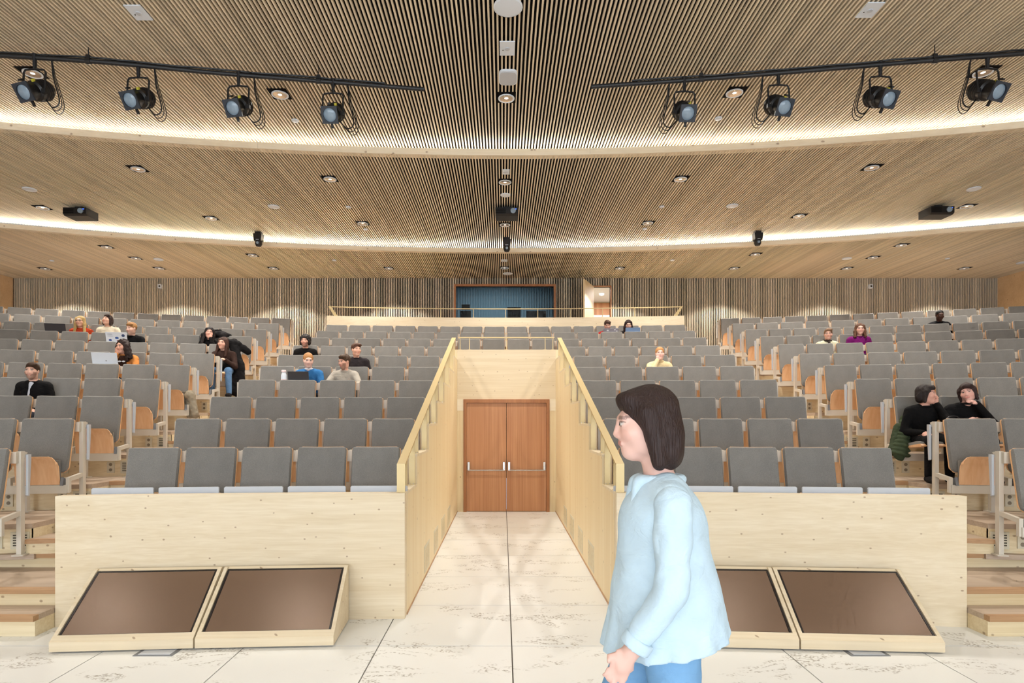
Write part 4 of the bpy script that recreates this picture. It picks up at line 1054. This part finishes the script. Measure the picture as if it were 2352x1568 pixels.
def head_prims(h):
    """head in its own frame: centre 0, looking to -y, chin -0.125, crown +0.118"""
    P_ = [ell((0, 0.022, 0.026), (0.073, 0.096, 0.092), 0.02, h), ell((0, -0.028, -0.032), (0.057, 0.066, 0.085), 0.03, h), ell((0, -0.05, -0.099), (0.032, 0.036, 0.03), 0.03, h),
          ell((0.043, 0.0, -0.06), (0.02, 0.045, 0.045), 0.03, h), ell((-0.043, 0.0, -0.06), (0.02, 0.045, 0.045), 0.03, h),
          cap((0, -0.088, 0.012), (0, -0.101, -0.028), 0.008, 0.012, 0.014, h), cap((-0.012, -0.096, -0.035), (0.012, -0.096, -0.035), 0.009, 0.009, 0.008, h),
          cap((-0.042, -0.076, 0.026), (0.042, -0.076, 0.026), 0.011, 0.011, 0.02, h), cap((-0.018, -0.088, -0.064), (0.018, -0.088, -0.064), 0.008, 0.008, 0.01, h)]
    for s in (-1, 1):
        P_.append(ell((s*0.031, -0.098, 0.006), (0.017, 0.014, 0.010), 0.012, h, 's'))
        P_.append(ell((s*0.031, -0.078, 0.006), (0.012, 0.012, 0.011), 0.004, h))
        P_.append(ell((s*0.04, -0.055, -0.03), (0.03, 0.03, 0.025), 0.03, h))
        P_.append(ell((s*0.076, 0.012, -0.008), (0.010, 0.020, 0.032), 0.006, h))
    return P_
def face_color(h, base, hc, beard):
    base = np.array(srgb(*base)[:3]); hcl = np.array(srgb(*hc)[:3])
    def fn(V):
        q = h.inv(V); c = np.tile(base, (len(V), 1)); x, y, z = q[:, 0], q[:, 1], q[:, 2]; head = (y < -0.03) & (np.abs(x) < 0.1) & (z > -0.16) & (z < 0.12)
        def mixin(m, colr, a): c[m] = c[m]*(1-a)+np.array(colr)*a
        mixin(head & (np.hypot((np.abs(x)-0.04)/0.03, (z+0.035)/0.025) < 1), base*np.array([1.0, 0.72, 0.68]), 0.22)
        if beard: mixin(head & ((z < -0.050) | ((np.abs(x) > 0.046) & (z < -0.02))) & ~((np.abs(x) < 0.02) & (z > -0.075) & (z < -0.055)), hcl, 0.5)
        mixin(head & (np.abs(x) < 0.023) & (np.abs(z+0.064) < 0.009) & (y < -0.07), base*np.array([0.75, 0.42, 0.42]), 0.75)
        mixin(head & (np.abs(np.abs(x)-0.033) < 0.02) & (np.abs(z-0.029) < 0.0062) & (y < -0.05), hcl*0.8, 0.6)
        e = head & (np.hypot((np.abs(x)-0.031)/0.015, (z-0.006)/0.0065) < 1) & (y < -0.06)
        mixin(e, (0.5, 0.46, 0.42), 0.7); mixin(e & (np.abs(np.abs(x)-0.031) < 0.0065), (0.02, 0.014, 0.01), 0.95)
        mixin(head & (np.abs(np.abs(x)-0.031) < 0.017) & (np.abs(z-0.0125) < 0.003) & (y < -0.06), (0.03, 0.02, 0.016), 0.7)
        return np.clip(c, 0, 1)
    return fn
def hair_prims(style, h):
    face = [ell((0, -0.105, -0.035), (0.064, 0.075, 0.098), 0.012, h, 's')]
    capP = [ell((0, 0.028, 0.036), (0.085, 0.103, 0.095), 0.02, h)]
    ears = [ell((s*0.086, 0.0, -0.03), (0.02, 0.032, 0.04), 0.01, h, 's') for s in (-1, 1)]
    under = [ell((0, 0.03, -0.14), (0.09, 0.12, 0.085), 0.02, h, 's')]
    noise = (0.0035, 90)
    if style == 'buzz':
        return [ell((0, 0.026, 0.034), (0.080, 0.099, 0.090), 0.02, h)] + face + ears + under, (0.001, 200)
    if style == 'short':
        return capP + [ell((0.02, -0.05, 0.085), (0.065, 0.045, 0.035), 0.03, h)] + face + ears + under, (0.005, 75)
    if style == 'tied':
        return capP + face + ears + under + [ell((0, 0.125, 0.03), (0.035, 0.035, 0.04), 0.02, h)], (0.003, 110)
    if style == 'curly':
        return [ell((0, 0.035, 0.045), (0.112, 0.118, 0.105), 0.02, h), ell((0.075, 0.02, -0.03), (0.04, 0.06, 0.06), 0.03, h), ell((-0.075, 0.02, -0.03), (0.04, 0.06, 0.06), 0.03, h)] + \
               [ell((0, -0.115, -0.035), (0.064, 0.08, 0.095), 0.012, h, 's')], (0.011, 85)
    if style == 'bob':
        return capP + [ell((0, 0.055, -0.04), (0.096, 0.075, 0.085), 0.03, h), cap((-0.078, 0.0, 0.03), (-0.083, 0.01, -0.10), 0.03, 0.022, 0.03, h), cap((0.078, 0.0, 0.03), (0.083, 0.01, -0.10), 0.03, 0.022, 0.03, h),
                       ell((0.02, -0.05, 0.08), (0.06, 0.045, 0.035), 0.03, h)] + face, (0.005, 70)
    long_ = -0.26 if style != 'long_short' else -0.17
    P_ = capP + [ell((0, 0.06, -0.08), (0.098, 0.06, 0.15), 0.03, h)]
    for s in (-1, 1):
        P_ += [cap((s*0.07, -0.01, 0.06), (s*0.088, -0.005, -0.06), 0.03, 0.032, 0.03, h), cap((s*0.088, -0.005, -0.06), (s*0.10, -0.035, long_), 0.032, 0.03, 0.03, h)]
        if style == 'longcurly': P_ += [cap((s*0.10, 0.0, 0.0), (s*0.14, -0.01, -0.2), 0.05, 0.05, 0.04, h)]
    return P_ + face, (0.012, 55) if style == 'longcurly' else (0.004, 60)
def hand_prims(w, d, side, up=(0, 0, 1), curl=0.6):
    """palm plus four unequal bent fingers and a thumb; d = pointing direction"""
    d = np.array(d, float); d /= np.linalg.norm(d); up = np.array(up, float); up -= d*(up @ d); up /= np.linalg.norm(up); lat = np.cross(d, up)*side
    w = np.array(w, float); P_ = [cap(w, w+d*0.06, 0.024, 0.028, 0.015), cap(w+d*0.05-lat*0.024, w+d*0.05+lat*0.024, 0.017, 0.017, 0.012)]
    for q, L in zip((-0.031, -0.0105, 0.0105, 0.031), (0.058, 0.066, 0.062, 0.048)):
        b = w+d*0.075+lat*q; k1 = b+d*L*0.5; k2 = k1+(d*(1-curl)-up*curl)*L*0.55; P_ += [cap(b, k1, 0.0095, 0.009, 0.006), cap(k1, k2, 0.009, 0.008, 0.006)]
    t0 = w+d*0.02-lat*0.026; t1 = t0+d*0.03-lat*0.024-up*0.008; P_ += [cap(t0, t1, 0.013, 0.011, 0.01), cap(t1, t1+d*0.03-up*0.008, 0.011, 0.009, 0.008)]
    return P_

def seated(q):
    n = q['n']; x = q['x']; y = arc(x, D0(n)) - 0.19; zf = ZF(n)+ZS0
    D = y-0.03; ztop = CZ + (VY-q['py'])*D/F - zf          # crown above the tier
    sc_ = 0.93; crown = ztop/sc_
    root = empty('person', (x, y, zf), -math.asin(x/RAD)); root.scale = (sc_,)*3
    tag(root, q['desc'], 'person', 'people sitting in the rows')
    hz = crown - 0.122 if q['hair'] != 'curly' else crown - 0.150
    lean = q.get('lean', 0.0); fwd = -0.10 if q['arms'] in ('table', 'fold', 'chin_l', 'chin_r', 'throat') else -0.01
    h = Frame((lean, fwd-0.02, hz), rotm(q.get('yaw', 0), q.get('pitch', 0), q.get('roll', 0)))
    nb = np.array((lean*0.8, fwd+0.03, hz-0.175))           # base of the neck
    sh = nb[2]-0.035; up = lambda t: np.array((0, 0.03, 0.50))*(1-t) + nb*t
    torso = [ell((0, 0.0, 0.52), (0.165, 0.13, 0.12), 0.05), ell(up(0.35), (0.142, 0.105, 0.17), 0.05), ell(up(0.72)+np.array((0, 0.01, 0)), (0.158, 0.108, 0.16), 0.05),
             cap((nb[0]-0.14, nb[1]+0.01, sh-0.012), (nb[0]+0.14, nb[1]+0.01, sh-0.01), 0.055, 0.055, 0.05), cap((nb[0]-0.06, nb[1]+0.02, sh+0.005), (nb[0]+0.06, nb[1]+0.02, sh+0.005), 0.048, 0.048, 0.05)]
    armP = []; handP = []
    S = {s: np.array((nb[0]+s*0.178, nb[1]+0.015, sh-0.02)) for s in (-1, 1)}
    tz = 0.63/sc_
    for s in (-1, 1):
        a = q['arms']; side = {'chin_l': -1, 'chin_r': 1, 'throat': 1}.get(a)
        if side == s:
            W_ = h((s*0.055, -0.10, -0.135)) if a != 'throat' else h((0.07, -0.09, -0.16))
            E = np.array((nb[0]+s*0.20, nb[1]-0.26, max(tz, sh-0.27)))
            if a == 'throat': E = np.array((nb[0]+0.30, nb[1]-0.12, sh-0.24))
            dd = h((s*0.03, -0.085, -0.05))-W_ if a != 'throat' else np.array((-1, -0.25, 0.35)); hp = hand_prims(W_, dd, s, up=(0, -1, 0.2) if a != 'throat' else (0, -0.3, 1), curl=0.75)
        elif a in ('table', 'chin_l', 'chin_r') and not q.get('rest'):
            E = np.array((nb[0]+s*0.24, nb[1]-0.10, sh-0.27)); W_ = np.array((nb[0]+s*0.10, nb[1]-0.32, tz+0.045)); hp = hand_prims(W_, (-s*0.5, -1, 0.0), s)
        elif a == 'fold':
            E = np.array((nb[0]+s*0.29, nb[1]-0.16, tz+0.05)); W_ = np.array((nb[0]+s*0.06, nb[1]-0.33, tz+0.045+0.02*(s > 0))); hp = hand_prims(W_, (-s, -0.15, 0.1), s)
        elif a == 'throat':
            E = np.array((nb[0]-0.23, nb[1]-0.10, sh-0.26)); W_ = np.array((nb[0]-0.13, nb[1]-0.30, tz+0.08)); hp = hand_prims(W_, (0.7, -0.6, 0.4), s, curl=0.3)
        else:
            E = np.array((nb[0]+s*0.24, nb[1]+0.02, sh-0.29)); W_ = np.array((s*0.12, nb[1]-0.22, 0.60)); hp = hand_prims(W_, (-s*0.4, -1, -0.2), s)
        armP += [cap(S[s], E, 0.052, 0.042, 0.04), cap(E, W_, 0.042, 0.028, 0.02)]; handP += hp
    legs = []
    for s in (-1, 1):
        K = (s*0.11, -0.44, 0.50); A = (s*0.12, -0.42, 0.06)
        if q['k'] == 'coat_woman' and s > 0: K = (0.16, -0.36, 0.5); A = (0.20, -0.44, 0.06)
        legs += [cap((s*0.09, 0.0, 0.53), K, 0.085, 0.060, 0.04), cap(K, A, 0.058, 0.04, 0.02), cap((A[0], A[1]+0.02, 0.018), (A[0]+s*0.01, A[1]-0.15, 0.008), 0.04, 0.034, 0.02)]
    neck = [cap(h((0, 0.02, -0.06)), nb, 0.050, 0.056, 0.03)]
    hc_ = h.o; g = 0.0075
    zn = (((hc_[0]-0.13, hc_[0]+0.13, g),), ((hc_[1]-0.15, hc_[1]+0.15, g),), ((hc_[2]-0.17, hc_[2]+0.15, g),))
    body = sdf_obj('body', torso+armP+handP+legs+neck+head_prims(h), M['skin'], root, (-0.48, -0.70, -0.09), (0.48, 0.26, crown+0.06), 0.017, zn, color=face_color(h, q['skin'], q['hc'], q.get('beard')))
    topc = cloth(q.get('jacket', q['top']))
    sdf_obj('sweater', torso+armP, topc, root, (-0.48, -0.6, 0.38), (0.48, 0.28, nb[2]+0.08), 0.016, inflate=0.012, noise=(0.004, 38), cuts=[])
    sdf_obj('trousers', legs[:2]+legs[3:5]+[torso[0]], cloth(q.get('jeans', (42, 44, 54))), root, (-0.35, -0.66, 0.0), (0.35, 0.2, 0.68), 0.022, inflate=0.012)
    sdf_obj('shoes', [legs[2], legs[5]], cloth((30, 26, 26)), root, (-0.35, -0.72, -0.09), (0.35, -0.2, 0.08), 0.016, inflate=0.008, cuts=[((0, 0, -0.03), (0, 0, -1))])
    hp_, nz = hair_prims(q['hair'], h)
    hz0 = hc_[2]-(0.34 if 'long' in q['hair'] else 0.2)
    sdf_obj('hair', hp_, cloth(q['hc'], 'hair', 0.35), root, (hc_[0]-0.24, hc_[1]-0.2, hz0), (hc_[0]+0.24, hc_[1]+0.24, hc_[2]+0.18), 0.010, noise=nz)
    if q.get('collar'): sdf_obj('collar', [tor((nb[0], nb[1], nb[2]+0.028), 0.060, 0.016 if q['k'] != 'turtleneck' else 0.026)], cloth(q['collar']), root, (nb[0]-0.13, nb[1]-0.13, nb[2]-0.05), (nb[0]+0.13, nb[1]+0.13, nb[2]+0.1), 0.009)
    else: sdf_obj('collar', [tor((nb[0], nb[1]-0.002, nb[2]+0.008), 0.064, 0.015)], topc, root, (nb[0]-0.12, nb[1]-0.12, nb[2]-0.04), (nb[0]+0.12, nb[1]+0.12, nb[2]+0.07), 0.009)
    if q.get('scarf'): sdf_obj('scarf', [tor((nb[0], nb[1]-0.01, nb[2]+0.03), 0.066, 0.024), cap(nb+np.array((0, -0.09, 0.0)), nb+np.array((0.02, -0.13, -0.1)), 0.024, 0.03)], cloth(q['scarf']), root, nb-0.2, nb+0.2, 0.010, noise=(0.004, 80))
    if q.get('tee'): sdf_obj('shirt', [cap(up(0.97)+np.array((0, -0.058, 0)), up(0.62)+np.array((-0.02, -0.112, 0)), 0.036, 0.012, 0.01)], cloth((200, 204, 214)), root, up(0.8)-0.2, up(0.8)+0.2, 0.010)
    if q.get('jacket'): sdf_obj('shirt', [ell(up(0.75)+np.array((0, -0.07, 0)), (0.085, 0.055, 0.15), 0.01)], cloth(q['top']), root, up(0.75)-0.22, up(0.75)+0.22, 0.012)
    if q.get('prt'):
        for dx in (-0.03, 0.035): MB().lathe([(0.03, 0), (0.026, 0.004), (0.0, 0.005)], 12, Matrix.Rotation(math.pi/2, 4, 'X') @ Matrix.Scale(0.5, 4, (0, 1, 0))).build('shirt_print', M['white'], root, loc=tuple(up(0.78)+np.array((dx, -0.131, 0))))
    if q.get('prt2'):
        MB().obox(tuple(up(0.62)+np.array((0.05, -0.132, 0.0))), 0.12, 0.008, 0.035, Matrix.Rotation(-0.2, 3, 'Y')).build('shirt_print', cloth((186, 40, 44)), root)
    if q.get('glasses'):
        m = MB()
        for s in (-1, 1):
            pts = [h((s*(0.033+0.021*math.cos(a)), -0.104, 0.004+0.016*math.sin(a))) for a in np.linspace(0, 2*math.pi, 15)]
            m.tube(pts, 0.0022, 5); m.tube([h((s*0.054, -0.104, 0.008)), h((s*0.082, 0.0, 0.01))], 0.002, 5)
        m.tube([h((-0.012, -0.106, 0.006)), h((0.012, -0.106, 0.006))], 0.002, 5); m.build('glasses', M['blackmetal'], root)
    return root
for q in SIT: q['root'] = seated(q)

# ------------------------------------------------------------------ things with the audience
def open_tablet(px, n):
    """tablet of the row in front, swung up for use; returns its centre"""
    D = D0(n-1)+0.32
    for _ in range(4): x = (px-VX)*D/F+CX; D = arc(x, D0(n-1))+0.32
    t = min((t for t in ALL if t[1] == n-1), key=lambda t: abs(t[3]-x)); r = SEATS[t[:3]]
    o = link('tablet_open', ME_TAB_OPEN, r, (x-t[3], 0, 0)); link('tablet_stay', ME_STAY, r, (x-t[3], 0, 0))
    return Vector((x, D, ZF(n-1)+ZS0+1.003)), -math.asin(x/RAD)
ME_STAY = MB().box(-0.015, 0.015, 0.10, 0.30, 0.965, 0.985).mesh('tablet_stay', M['steel'])
def laptop(px, n, w, h, c, label, stick=None, logo=None):
    p, rz = open_tablet(px, n); r = empty('laptop', p+Vector((0, 0.02, 0.0)), rz); tag(r, label, 'laptop')
    mt = plain('laptop_%d_%d_%d' % c, srgb(*c), 0.4, noise=0.03)
    MB().box(-w/2, w/2, -0.05, 0.17, 0.0, 0.014).build('base', mt, r); MB().box(-w/2+0.02, w/2-0.02, 0.0, 0.11, 0.014, 0.016).build('keyboard', M['blackplastic'], r)
    a = math.radians(18); lid = link('lid', MB().box(-w/2, w/2, -0.006, 0.002, 0, h).mesh('lid', mt), r, (0, -0.05, 0.012), (a, 0, 0))
    MB().box(-w/2+0.008, w/2-0.008, 0.002, 0.003, 0.01, h-0.008).build('display', M['bezel'], lid)
    for (sx, sz, sw, sh, cc) in (stick or []): MB().prism([(sx*w+sw*w*math.cos(k*math.pi/5)/2, sz*h+sh*h*math.sin(k*math.pi/5)/2) for k in range(10)], -0.0072, -0.006).build('sticker', plain('sticker_%d_%d_%d' % cc, srgb(*cc), 0.5), lid)
laptop(128, 9, 0.36, 0.19, (40, 38, 44), 'open dark laptop left of the blonde woman')
laptop(270, 8, 0.36, 0.22, (214, 220, 228), 'pale laptop with blue stickers before the blond young man',
       [(-0.3, 0.82, 0.28, 0.07, (150, 160, 175)), (-0.28, 0.66, 0.3, 0.05, (150, 160, 175)), (0.33, 0.72, 0.16, 0.26, (40, 60, 100)), (0.02, 0.5, 0.18, 0.2, (48, 84, 150)), (-0.3, 0.3, 0.16, 0.18, (30, 60, 130)), (0.1, 0.25, 0.2, 0.16, (120, 60, 60))])
laptop(244, 6, 0.37, 0.21, (206, 214, 224), 'silver laptop before the person with long curly hair', [(0.05, 0.38, 0.05, 0.09, (110, 116, 126))])
laptop(687, 5, 0.31, 0.155, (44, 42, 46), 'dark tablet computer in front of the woman in blue')
laptop(1403, 10, 0.36, 0.13, (136, 132, 140), 'grey laptop with stickers before the man in red', [(-0.2, 0.62, 0.16, 0.26, (226, 226, 230)), (-0.16, 0.66, 0.09, 0.16, (20, 20, 22)), (0.25, 0.72, 0.14, 0.18, (214, 210, 216)), (0.37, 0.5, 0.1, 0.16, (224, 220, 224))])
laptop(1453, 10, 0.34, 0.14, (116, 142, 178), 'blue laptop before the woman with long dark hair')
p, rz = open_tablet(652, 5)
r = empty('bottle', p, rz); tag(r, 'white drinking bottle beside the dark tablet computer', 'bottle')
MB().lathe([(0.0, 0), (0.040, 0), (0.042, 0.01), (0.042, 0.10), (0.036, 0.125), (0.028, 0.14), (0.028, 0.15)], 18).build('body', M['white'], r, True)
MB().lathe([(0.026, 0.15), (0.035, 0.155), (0.036, 0.178), (0.030, 0.186), (0, 0.187)], 18).build('cap', plain('bottle_cap', srgb(236, 214, 214), 0.4), r, True)
MB().lathe([(0.0425, 0.015), (0.0425, 0.045)], 18).build('band', plain('bottle_band', srgb(226, 200, 200), 0.5), r)

def garment(name, px, py, D, prims, c, label, lo, hi, noise, res=0.014):
    p = P(px, py, D); r = empty(name, p); tag(r, label, 'coat')
    sdf_obj('cloth', prims, cloth(c), r, lo, hi, res, noise=noise); return r
# black coat thrown over the aisle seat of the seventh row
t = min((t for t in ALL if t[0] == 'left' and t[1] == 7 and t[2] == 1), key=lambda t: t[2]); sx = t[3]; sy = arc(sx, D0(7))
r = empty('coat', (sx, sy, ZF(7)+ZS0), -math.asin(sx/RAD)); tag(r, 'black coat draped over the aisle seat beside the brown haired woman', 'coat')
sdf_obj('cloth', [ell((0.16, 0.0, 1.03), (0.20, 0.11, 0.07), 0.04), cap((0.22, -0.04, 1.02), (0.33, -0.16, 0.55), 0.08, 0.11, 0.05), cap((0.33, -0.16, 0.6), (0.40, -0.26, 0.05), 0.11, 0.10, 0.05),
        cap((0.26, -0.12, 0.7), (0.28, -0.30, 0.10), 0.08, 0.08, 0.05), ell((0.42, -0.02, 0.92), (0.14, 0.05, 0.07), 0.04, R=rotm(0, 0, 38)), ell((0.05, -0.36, 0.57), (0.24, 0.2, 0.09), 0.05)], cloth((17, 15, 16)), r, (-0.3, -0.6, -0.025), (0.75, 0.3, 1.25), 0.014, noise=(0.008, 40))
sdf_obj('collar', [cap((0.02, 0.03, 1.07), (0.22, 0.05, 1.09), 0.045, 0.04, 0.02), cap((0.22, 0.05, 1.09), (0.32, 0.06, 1.02), 0.04, 0.03, 0.02)], cloth((28, 25, 26)), r, (-0.3, -0.1, 0.95), (0.4, 0.2, 1.2), 0.012, noise=(0.005, 50))
t = [t for t in ALL if t[0] == 'left' and t[1] == 8 and t[2] == 2][0]; sx = t[3]; sy = arc(sx, D0(8))
r = empty('coat', (sx, sy, ZF(8)+ZS0), -math.asin(sx/RAD)); tag(r, 'dark jacket slung over the seat back right of the black haired woman', 'coat')
sdf_obj('cloth', [ell((0.0, 0.01, 1.04), (0.25, 0.09, 0.07), 0.04), cap((-0.2, -0.03, 1.0), (-0.22, -0.12, 0.7), 0.06, 0.06, 0.05), cap((0.18, -0.03, 1.0), (0.2, -0.1, 0.75), 0.07, 0.06, 0.05), cap((0.1, 0.02, 1.08), (0.3, 0.03, 1.03), 0.05, 0.03, 0.04)], cloth((30, 27, 28)), r, (-0.4, -0.4, 0.5), (0.5, 0.3, 1.3), 0.014, noise=(0.008, 42))
sdf_obj('collar', [cap((-0.1, 0.03, 1.1), (0.1, 0.03, 1.12), 0.035, 0.035, 0.02)], cloth((22, 20, 21)), r, (-0.25, -0.1, 1.0), (0.25, 0.15, 1.2), 0.012)
# grey wool coat hanging from the folded seat of the fifth row aisle
t = [t for t in ALL if t[0] == 'left' and t[1] == 5 and t[2] == 1][0]; sx = t[3]; sy = arc(sx, D0(5))
r = empty('coat', (sx, sy, ZF(5)+ZS0), -math.asin(sx/RAD)); tag(r, 'grey wool coat stuffed beside the folded aisle seat of the fifth row', 'coat')
sdf_obj('cloth', [ell((0.23, -0.05, 0.52), (0.09, 0.13, 0.09), 0.04), cap((0.26, -0.08, 0.5), (0.36, -0.16, 0.22), 0.07, 0.06, 0.05), cap((0.2, -0.05, 0.48), (0.27, -0.1, 0.22), 0.06, 0.06, 0.05)], cloth((140, 130, 112)), r, (0.0, -0.4, 0.05), (0.6, 0.25, 0.75), 0.013, noise=(0.009, 48))
sdf_obj('lining', [ell((0.16, -0.12, 0.56), (0.08, 0.06, 0.04), 0.03)], cloth((92, 84, 74)), r, (0, -0.25, 0.45), (0.3, 0, 0.66), 0.012, noise=(0.004, 60))
# green quilted jacket behind the woman in the right aisle seat
t = [q for q in SIT if q['k'] == 'profile_woman'][0]['seat']; sx = t[3]; sy = arc(sx, D0(3))
r = empty('jacket', (sx, sy, ZF(3)+ZS0), -math.asin(sx/RAD)); tag(r, 'dark green quilted jacket behind the woman in the right aisle seat', 'jacket')
sdf_obj('quilting', [ell((-0.15-0.016*(9-k), -0.13-0.016*(9-k), 0.30+k*0.05), (0.125-0.007*k, 0.095, 0.034), 0.016, R=rotm(0, 0, 14-3*k)) for k in range(10)], cloth((66, 76, 54)), r, (-0.55, -0.5, 0.18), (0.15, 0.15, 0.95), 0.012, noise=(0.006, 45))
sdf_obj('sleeve', [cap((-0.26, -0.16, 0.62), (-0.34, -0.24, 0.34), 0.05, 0.06, 0.03), cap((-0.34, -0.24, 0.34), (-0.3, -0.3, 0.26), 0.06, 0.05, 0.03)], cloth((58, 68, 48)), r, (-0.5, -0.45, 0.12), (-0.1, 0.0, 0.75), 0.012, noise=(0.008, 70))
r = empty('handbag', (sx, sy, ZF(3)+ZS0)); tag(r, 'striped grey pink bag on the lap of the woman in black', 'bag')
sdf_obj('pouch', [ell((0.12, -0.50, 0.58), (0.12, 0.05, 0.11), 0.03)], cloth((176, 148, 138), 'cloth', 0.3), r, (-0.1, -0.7, 0.4), (0.35, -0.3, 0.8), 0.013, noise=(0.006, 70))
MB().tube(catm([(0.03, -0.5, 0.64), (0.06, -0.5, 0.74), (0.18, -0.5, 0.75), (0.22, -0.5, 0.64)], 6), 0.008, 6).build('strap', M['blackplastic'], r)

# ------------------------------------------------------------------ the woman walking past in the foreground
def walker():
    D = 2.32; s = 1.072
    root = empty('person', ((1516-VX)*D/F+CX, D, 0), math.radians(-90)); root.scale = (s, s, s)
    tag(root, 'dark haired woman in pale blue coat and blue jeans walking left across the stage', 'person')
    h = Frame((0, -0.06, 1.655), rotm(0, 6, 0)); nb = np.array((0, 0.0, 1.455)); skin = (226, 184, 170); hc = (44, 26, 22)
    torso = [ell((0, 0.01, 0.95), (0.165, 0.12, 0.12), 0.05), ell((0, 0.01, 1.11), (0.14, 0.10, 0.17), 0.05), ell((0, 0.0, 1.28), (0.155, 0.11, 0.15), 0.05),
             cap((-0.135, 0.0, 1.39), (0.135, 0.0, 1.39), 0.052, 0.052, 0.05), cap((-0.06, 0.01, 1.42), (0.06, 0.01, 1.42), 0.042, 0.042, 0.05)]
    arms = []; hands = []
    for sd, e, w in ((-1, (-0.225, 0.10, 1.13), (-0.23, 0.03, 0.90)), (1, (0.225, -0.02, 1.12), (0.22, -0.15, 0.92))):
        arms += [cap((sd*0.165, 0.0, 1.38), e, 0.052, 0.042, 0.04), cap(e, w, 0.042, 0.029, 0.02)]
        hands += hand_prims(w, (np.array(w)-np.array(e)), sd, up=(-sd, 0, 0), curl=0.45)
    legs = []
    for sd, k, a in ((-1, (-0.10, -0.18, 0.50), (-0.10, -0.24, 0.09)), (1, (0.10, 0.05, 0.50), (0.10, 0.30, 0.14))):
        legs += [cap((sd*0.085, 0.01, 0.92), k, 0.085, 0.058, 0.04), cap(k, a, 0.056, 0.038, 0.02), cap((a[0], a[1]+0.02, a[2]-0.04), (a[0], a[1]-0.15, a[2]-0.055 if sd < 0 else a[2]-0.09), 0.04, 0.033, 0.02)]
    neck = [cap(h((0, 0.02, -0.06)), nb, 0.048, 0.054, 0.03)]
    g = 0.0048; zn = (((-0.11, 0.11, g),), ((-0.21, 0.10, g),), ((1.49, 1.80, g),))
    sdf_obj('body', torso+arms+hands+legs+neck+head_prims(h), M['skin'], root, (-0.36, -0.5, -0.02), (0.36, 0.5, 1.86), 0.016, zn, color=face_color(h, skin, hc, False))
    for sx_ in (-1, 1):
        e = sdf_obj('eye', [ell((sx_*0.031, -0.080, 0.006), (0.0122, 0.0125, 0.0085), 0.004, h)], plain('eye_white', srgb(196, 186, 178), 0.2), root, h((sx_*0.031, -0.08, 0.006))-0.03, h((sx_*0.031, -0.08, 0.006))+0.03, 0.003)
        MB().lathe([(0.0065, 0), (0.0, 0.0012)], 10, Matrix.Rotation(math.pi/2, 4, 'X')).build('iris', plain('iris', srgb(50, 32, 22), 0.2), e, loc=tuple(h((sx_*0.031, -0.0925, 0.006))))
    coat = torso[1:]+[cap((0, 0.01, 1.27), (0, 0.02, 1.00), 0.135, 0.17, 0.08), cap((0, 0.02, 1.02), (0, 0.03, 0.76), 0.17, 0.225, 0.06)]
    folds = [cap((0.225*math.sin(a)*0.92, 0.03-0.225*math.cos(a)*0.97, 0.74), (0.14*math.sin(a)*0.8, 0.01-0.14*math.cos(a)*0.8, 1.2), 0.042, 0.010, 0.014) for a in np.linspace(0.2, 2*math.pi+0.2, 15)[:-1]]
    cc = cloth((194, 216, 230))
    sdf_obj('coat', coat+folds, cc, root, (-0.42, -0.42, 0.6), (0.42, 0.46, 1.56), 0.010, inflate=0.014, noise=(0.004, 26), cuts=[((0, 0.1, 0.89), (0, 0.16, -1))])
    for k in (0, 1):
        A = arms[2*k:2*k+2]; wr = A[1][2]; d = (A[1][2]-A[1][1]); d = d/np.linalg.norm(d)
        sdf_obj('sleeve', A, cc, root, (-0.36, -0.3, 0.8), (0.36, 0.25, 1.5), 0.010, inflate=0.013, noise=(0.006, 42), cuts=[(wr-d*0.01, d)])
        sdf_obj('cuff', [cap(wr-d*0.045, wr-d*0.012, 0.052, 0.052, 0.01)], cc, root, wr-0.12, wr+0.12, 0.008, cuts=[(wr-d*0.01, d), (wr-d*0.05, -d)])
    sdf_obj('collar', [tor((0, 0.0, 1.455), 0.070, 0.018, sy=1.05), cap((-0.03, -0.085, 1.44), (-0.06, -0.115, 1.34), 0.022, 0.008, 0.02), cap((0.03, -0.085, 1.44), (0.06, -0.115, 1.34), 0.022, 0.008, 0.02)], cc, root, (-0.15, -0.17, 1.28), (0.15, 0.13, 1.52), 0.007)
    sdf_obj('jeans', legs[:2]+legs[3:5]+[torso[0]], cloth((120, 164, 204)), root, (-0.3, -0.4, 0.06), (0.3, 0.45, 1.1), 0.014, inflate=0.016, noise=(0.003, 40))
    sdf_obj('shoes', [legs[2], legs[5]], cloth((226, 224, 220)), root, (-0.25, -0.5, -0.03), (0.25, 0.45, 0.22), 0.012, inflate=0.010, cuts=[((0, 0, 0.0), (0, 0, -1))])
    hp = [ell((0, 0.03, 0.04), (0.088, 0.106, 0.098), 0.02, h), ell((0, 0.06, -0.05), (0.098, 0.08, 0.10), 0.03, h), cap((-0.075, 0.0, 0.04), (-0.088, 0.02, -0.14), 0.03, 0.026, 0.03, h), cap((0.075, 0.0, 0.04), (0.088, 0.02, -0.14), 0.03, 0.026, 0.03, h),
          ell((0, 0.07, -0.12), (0.09, 0.055, 0.06), 0.03, h), ell((0, -0.045, 0.088), (0.065, 0.045, 0.034), 0.03, h), ell((0, -0.115, -0.035), (0.07, 0.078, 0.1), 0.012, h, 's')]
    for sd in (-1, 1): hp.append(ell((sd*0.075, -0.075, -0.05), (0.03, 0.05, 0.085), 0.012, h, 's'))
    sdf_obj('hair', hp, cloth(hc, 'hair', 0.4), root, (-0.16, -0.24, 1.42), (0.16, 0.2, 1.84), 0.0075, noise=(0.003, 60))
walker()
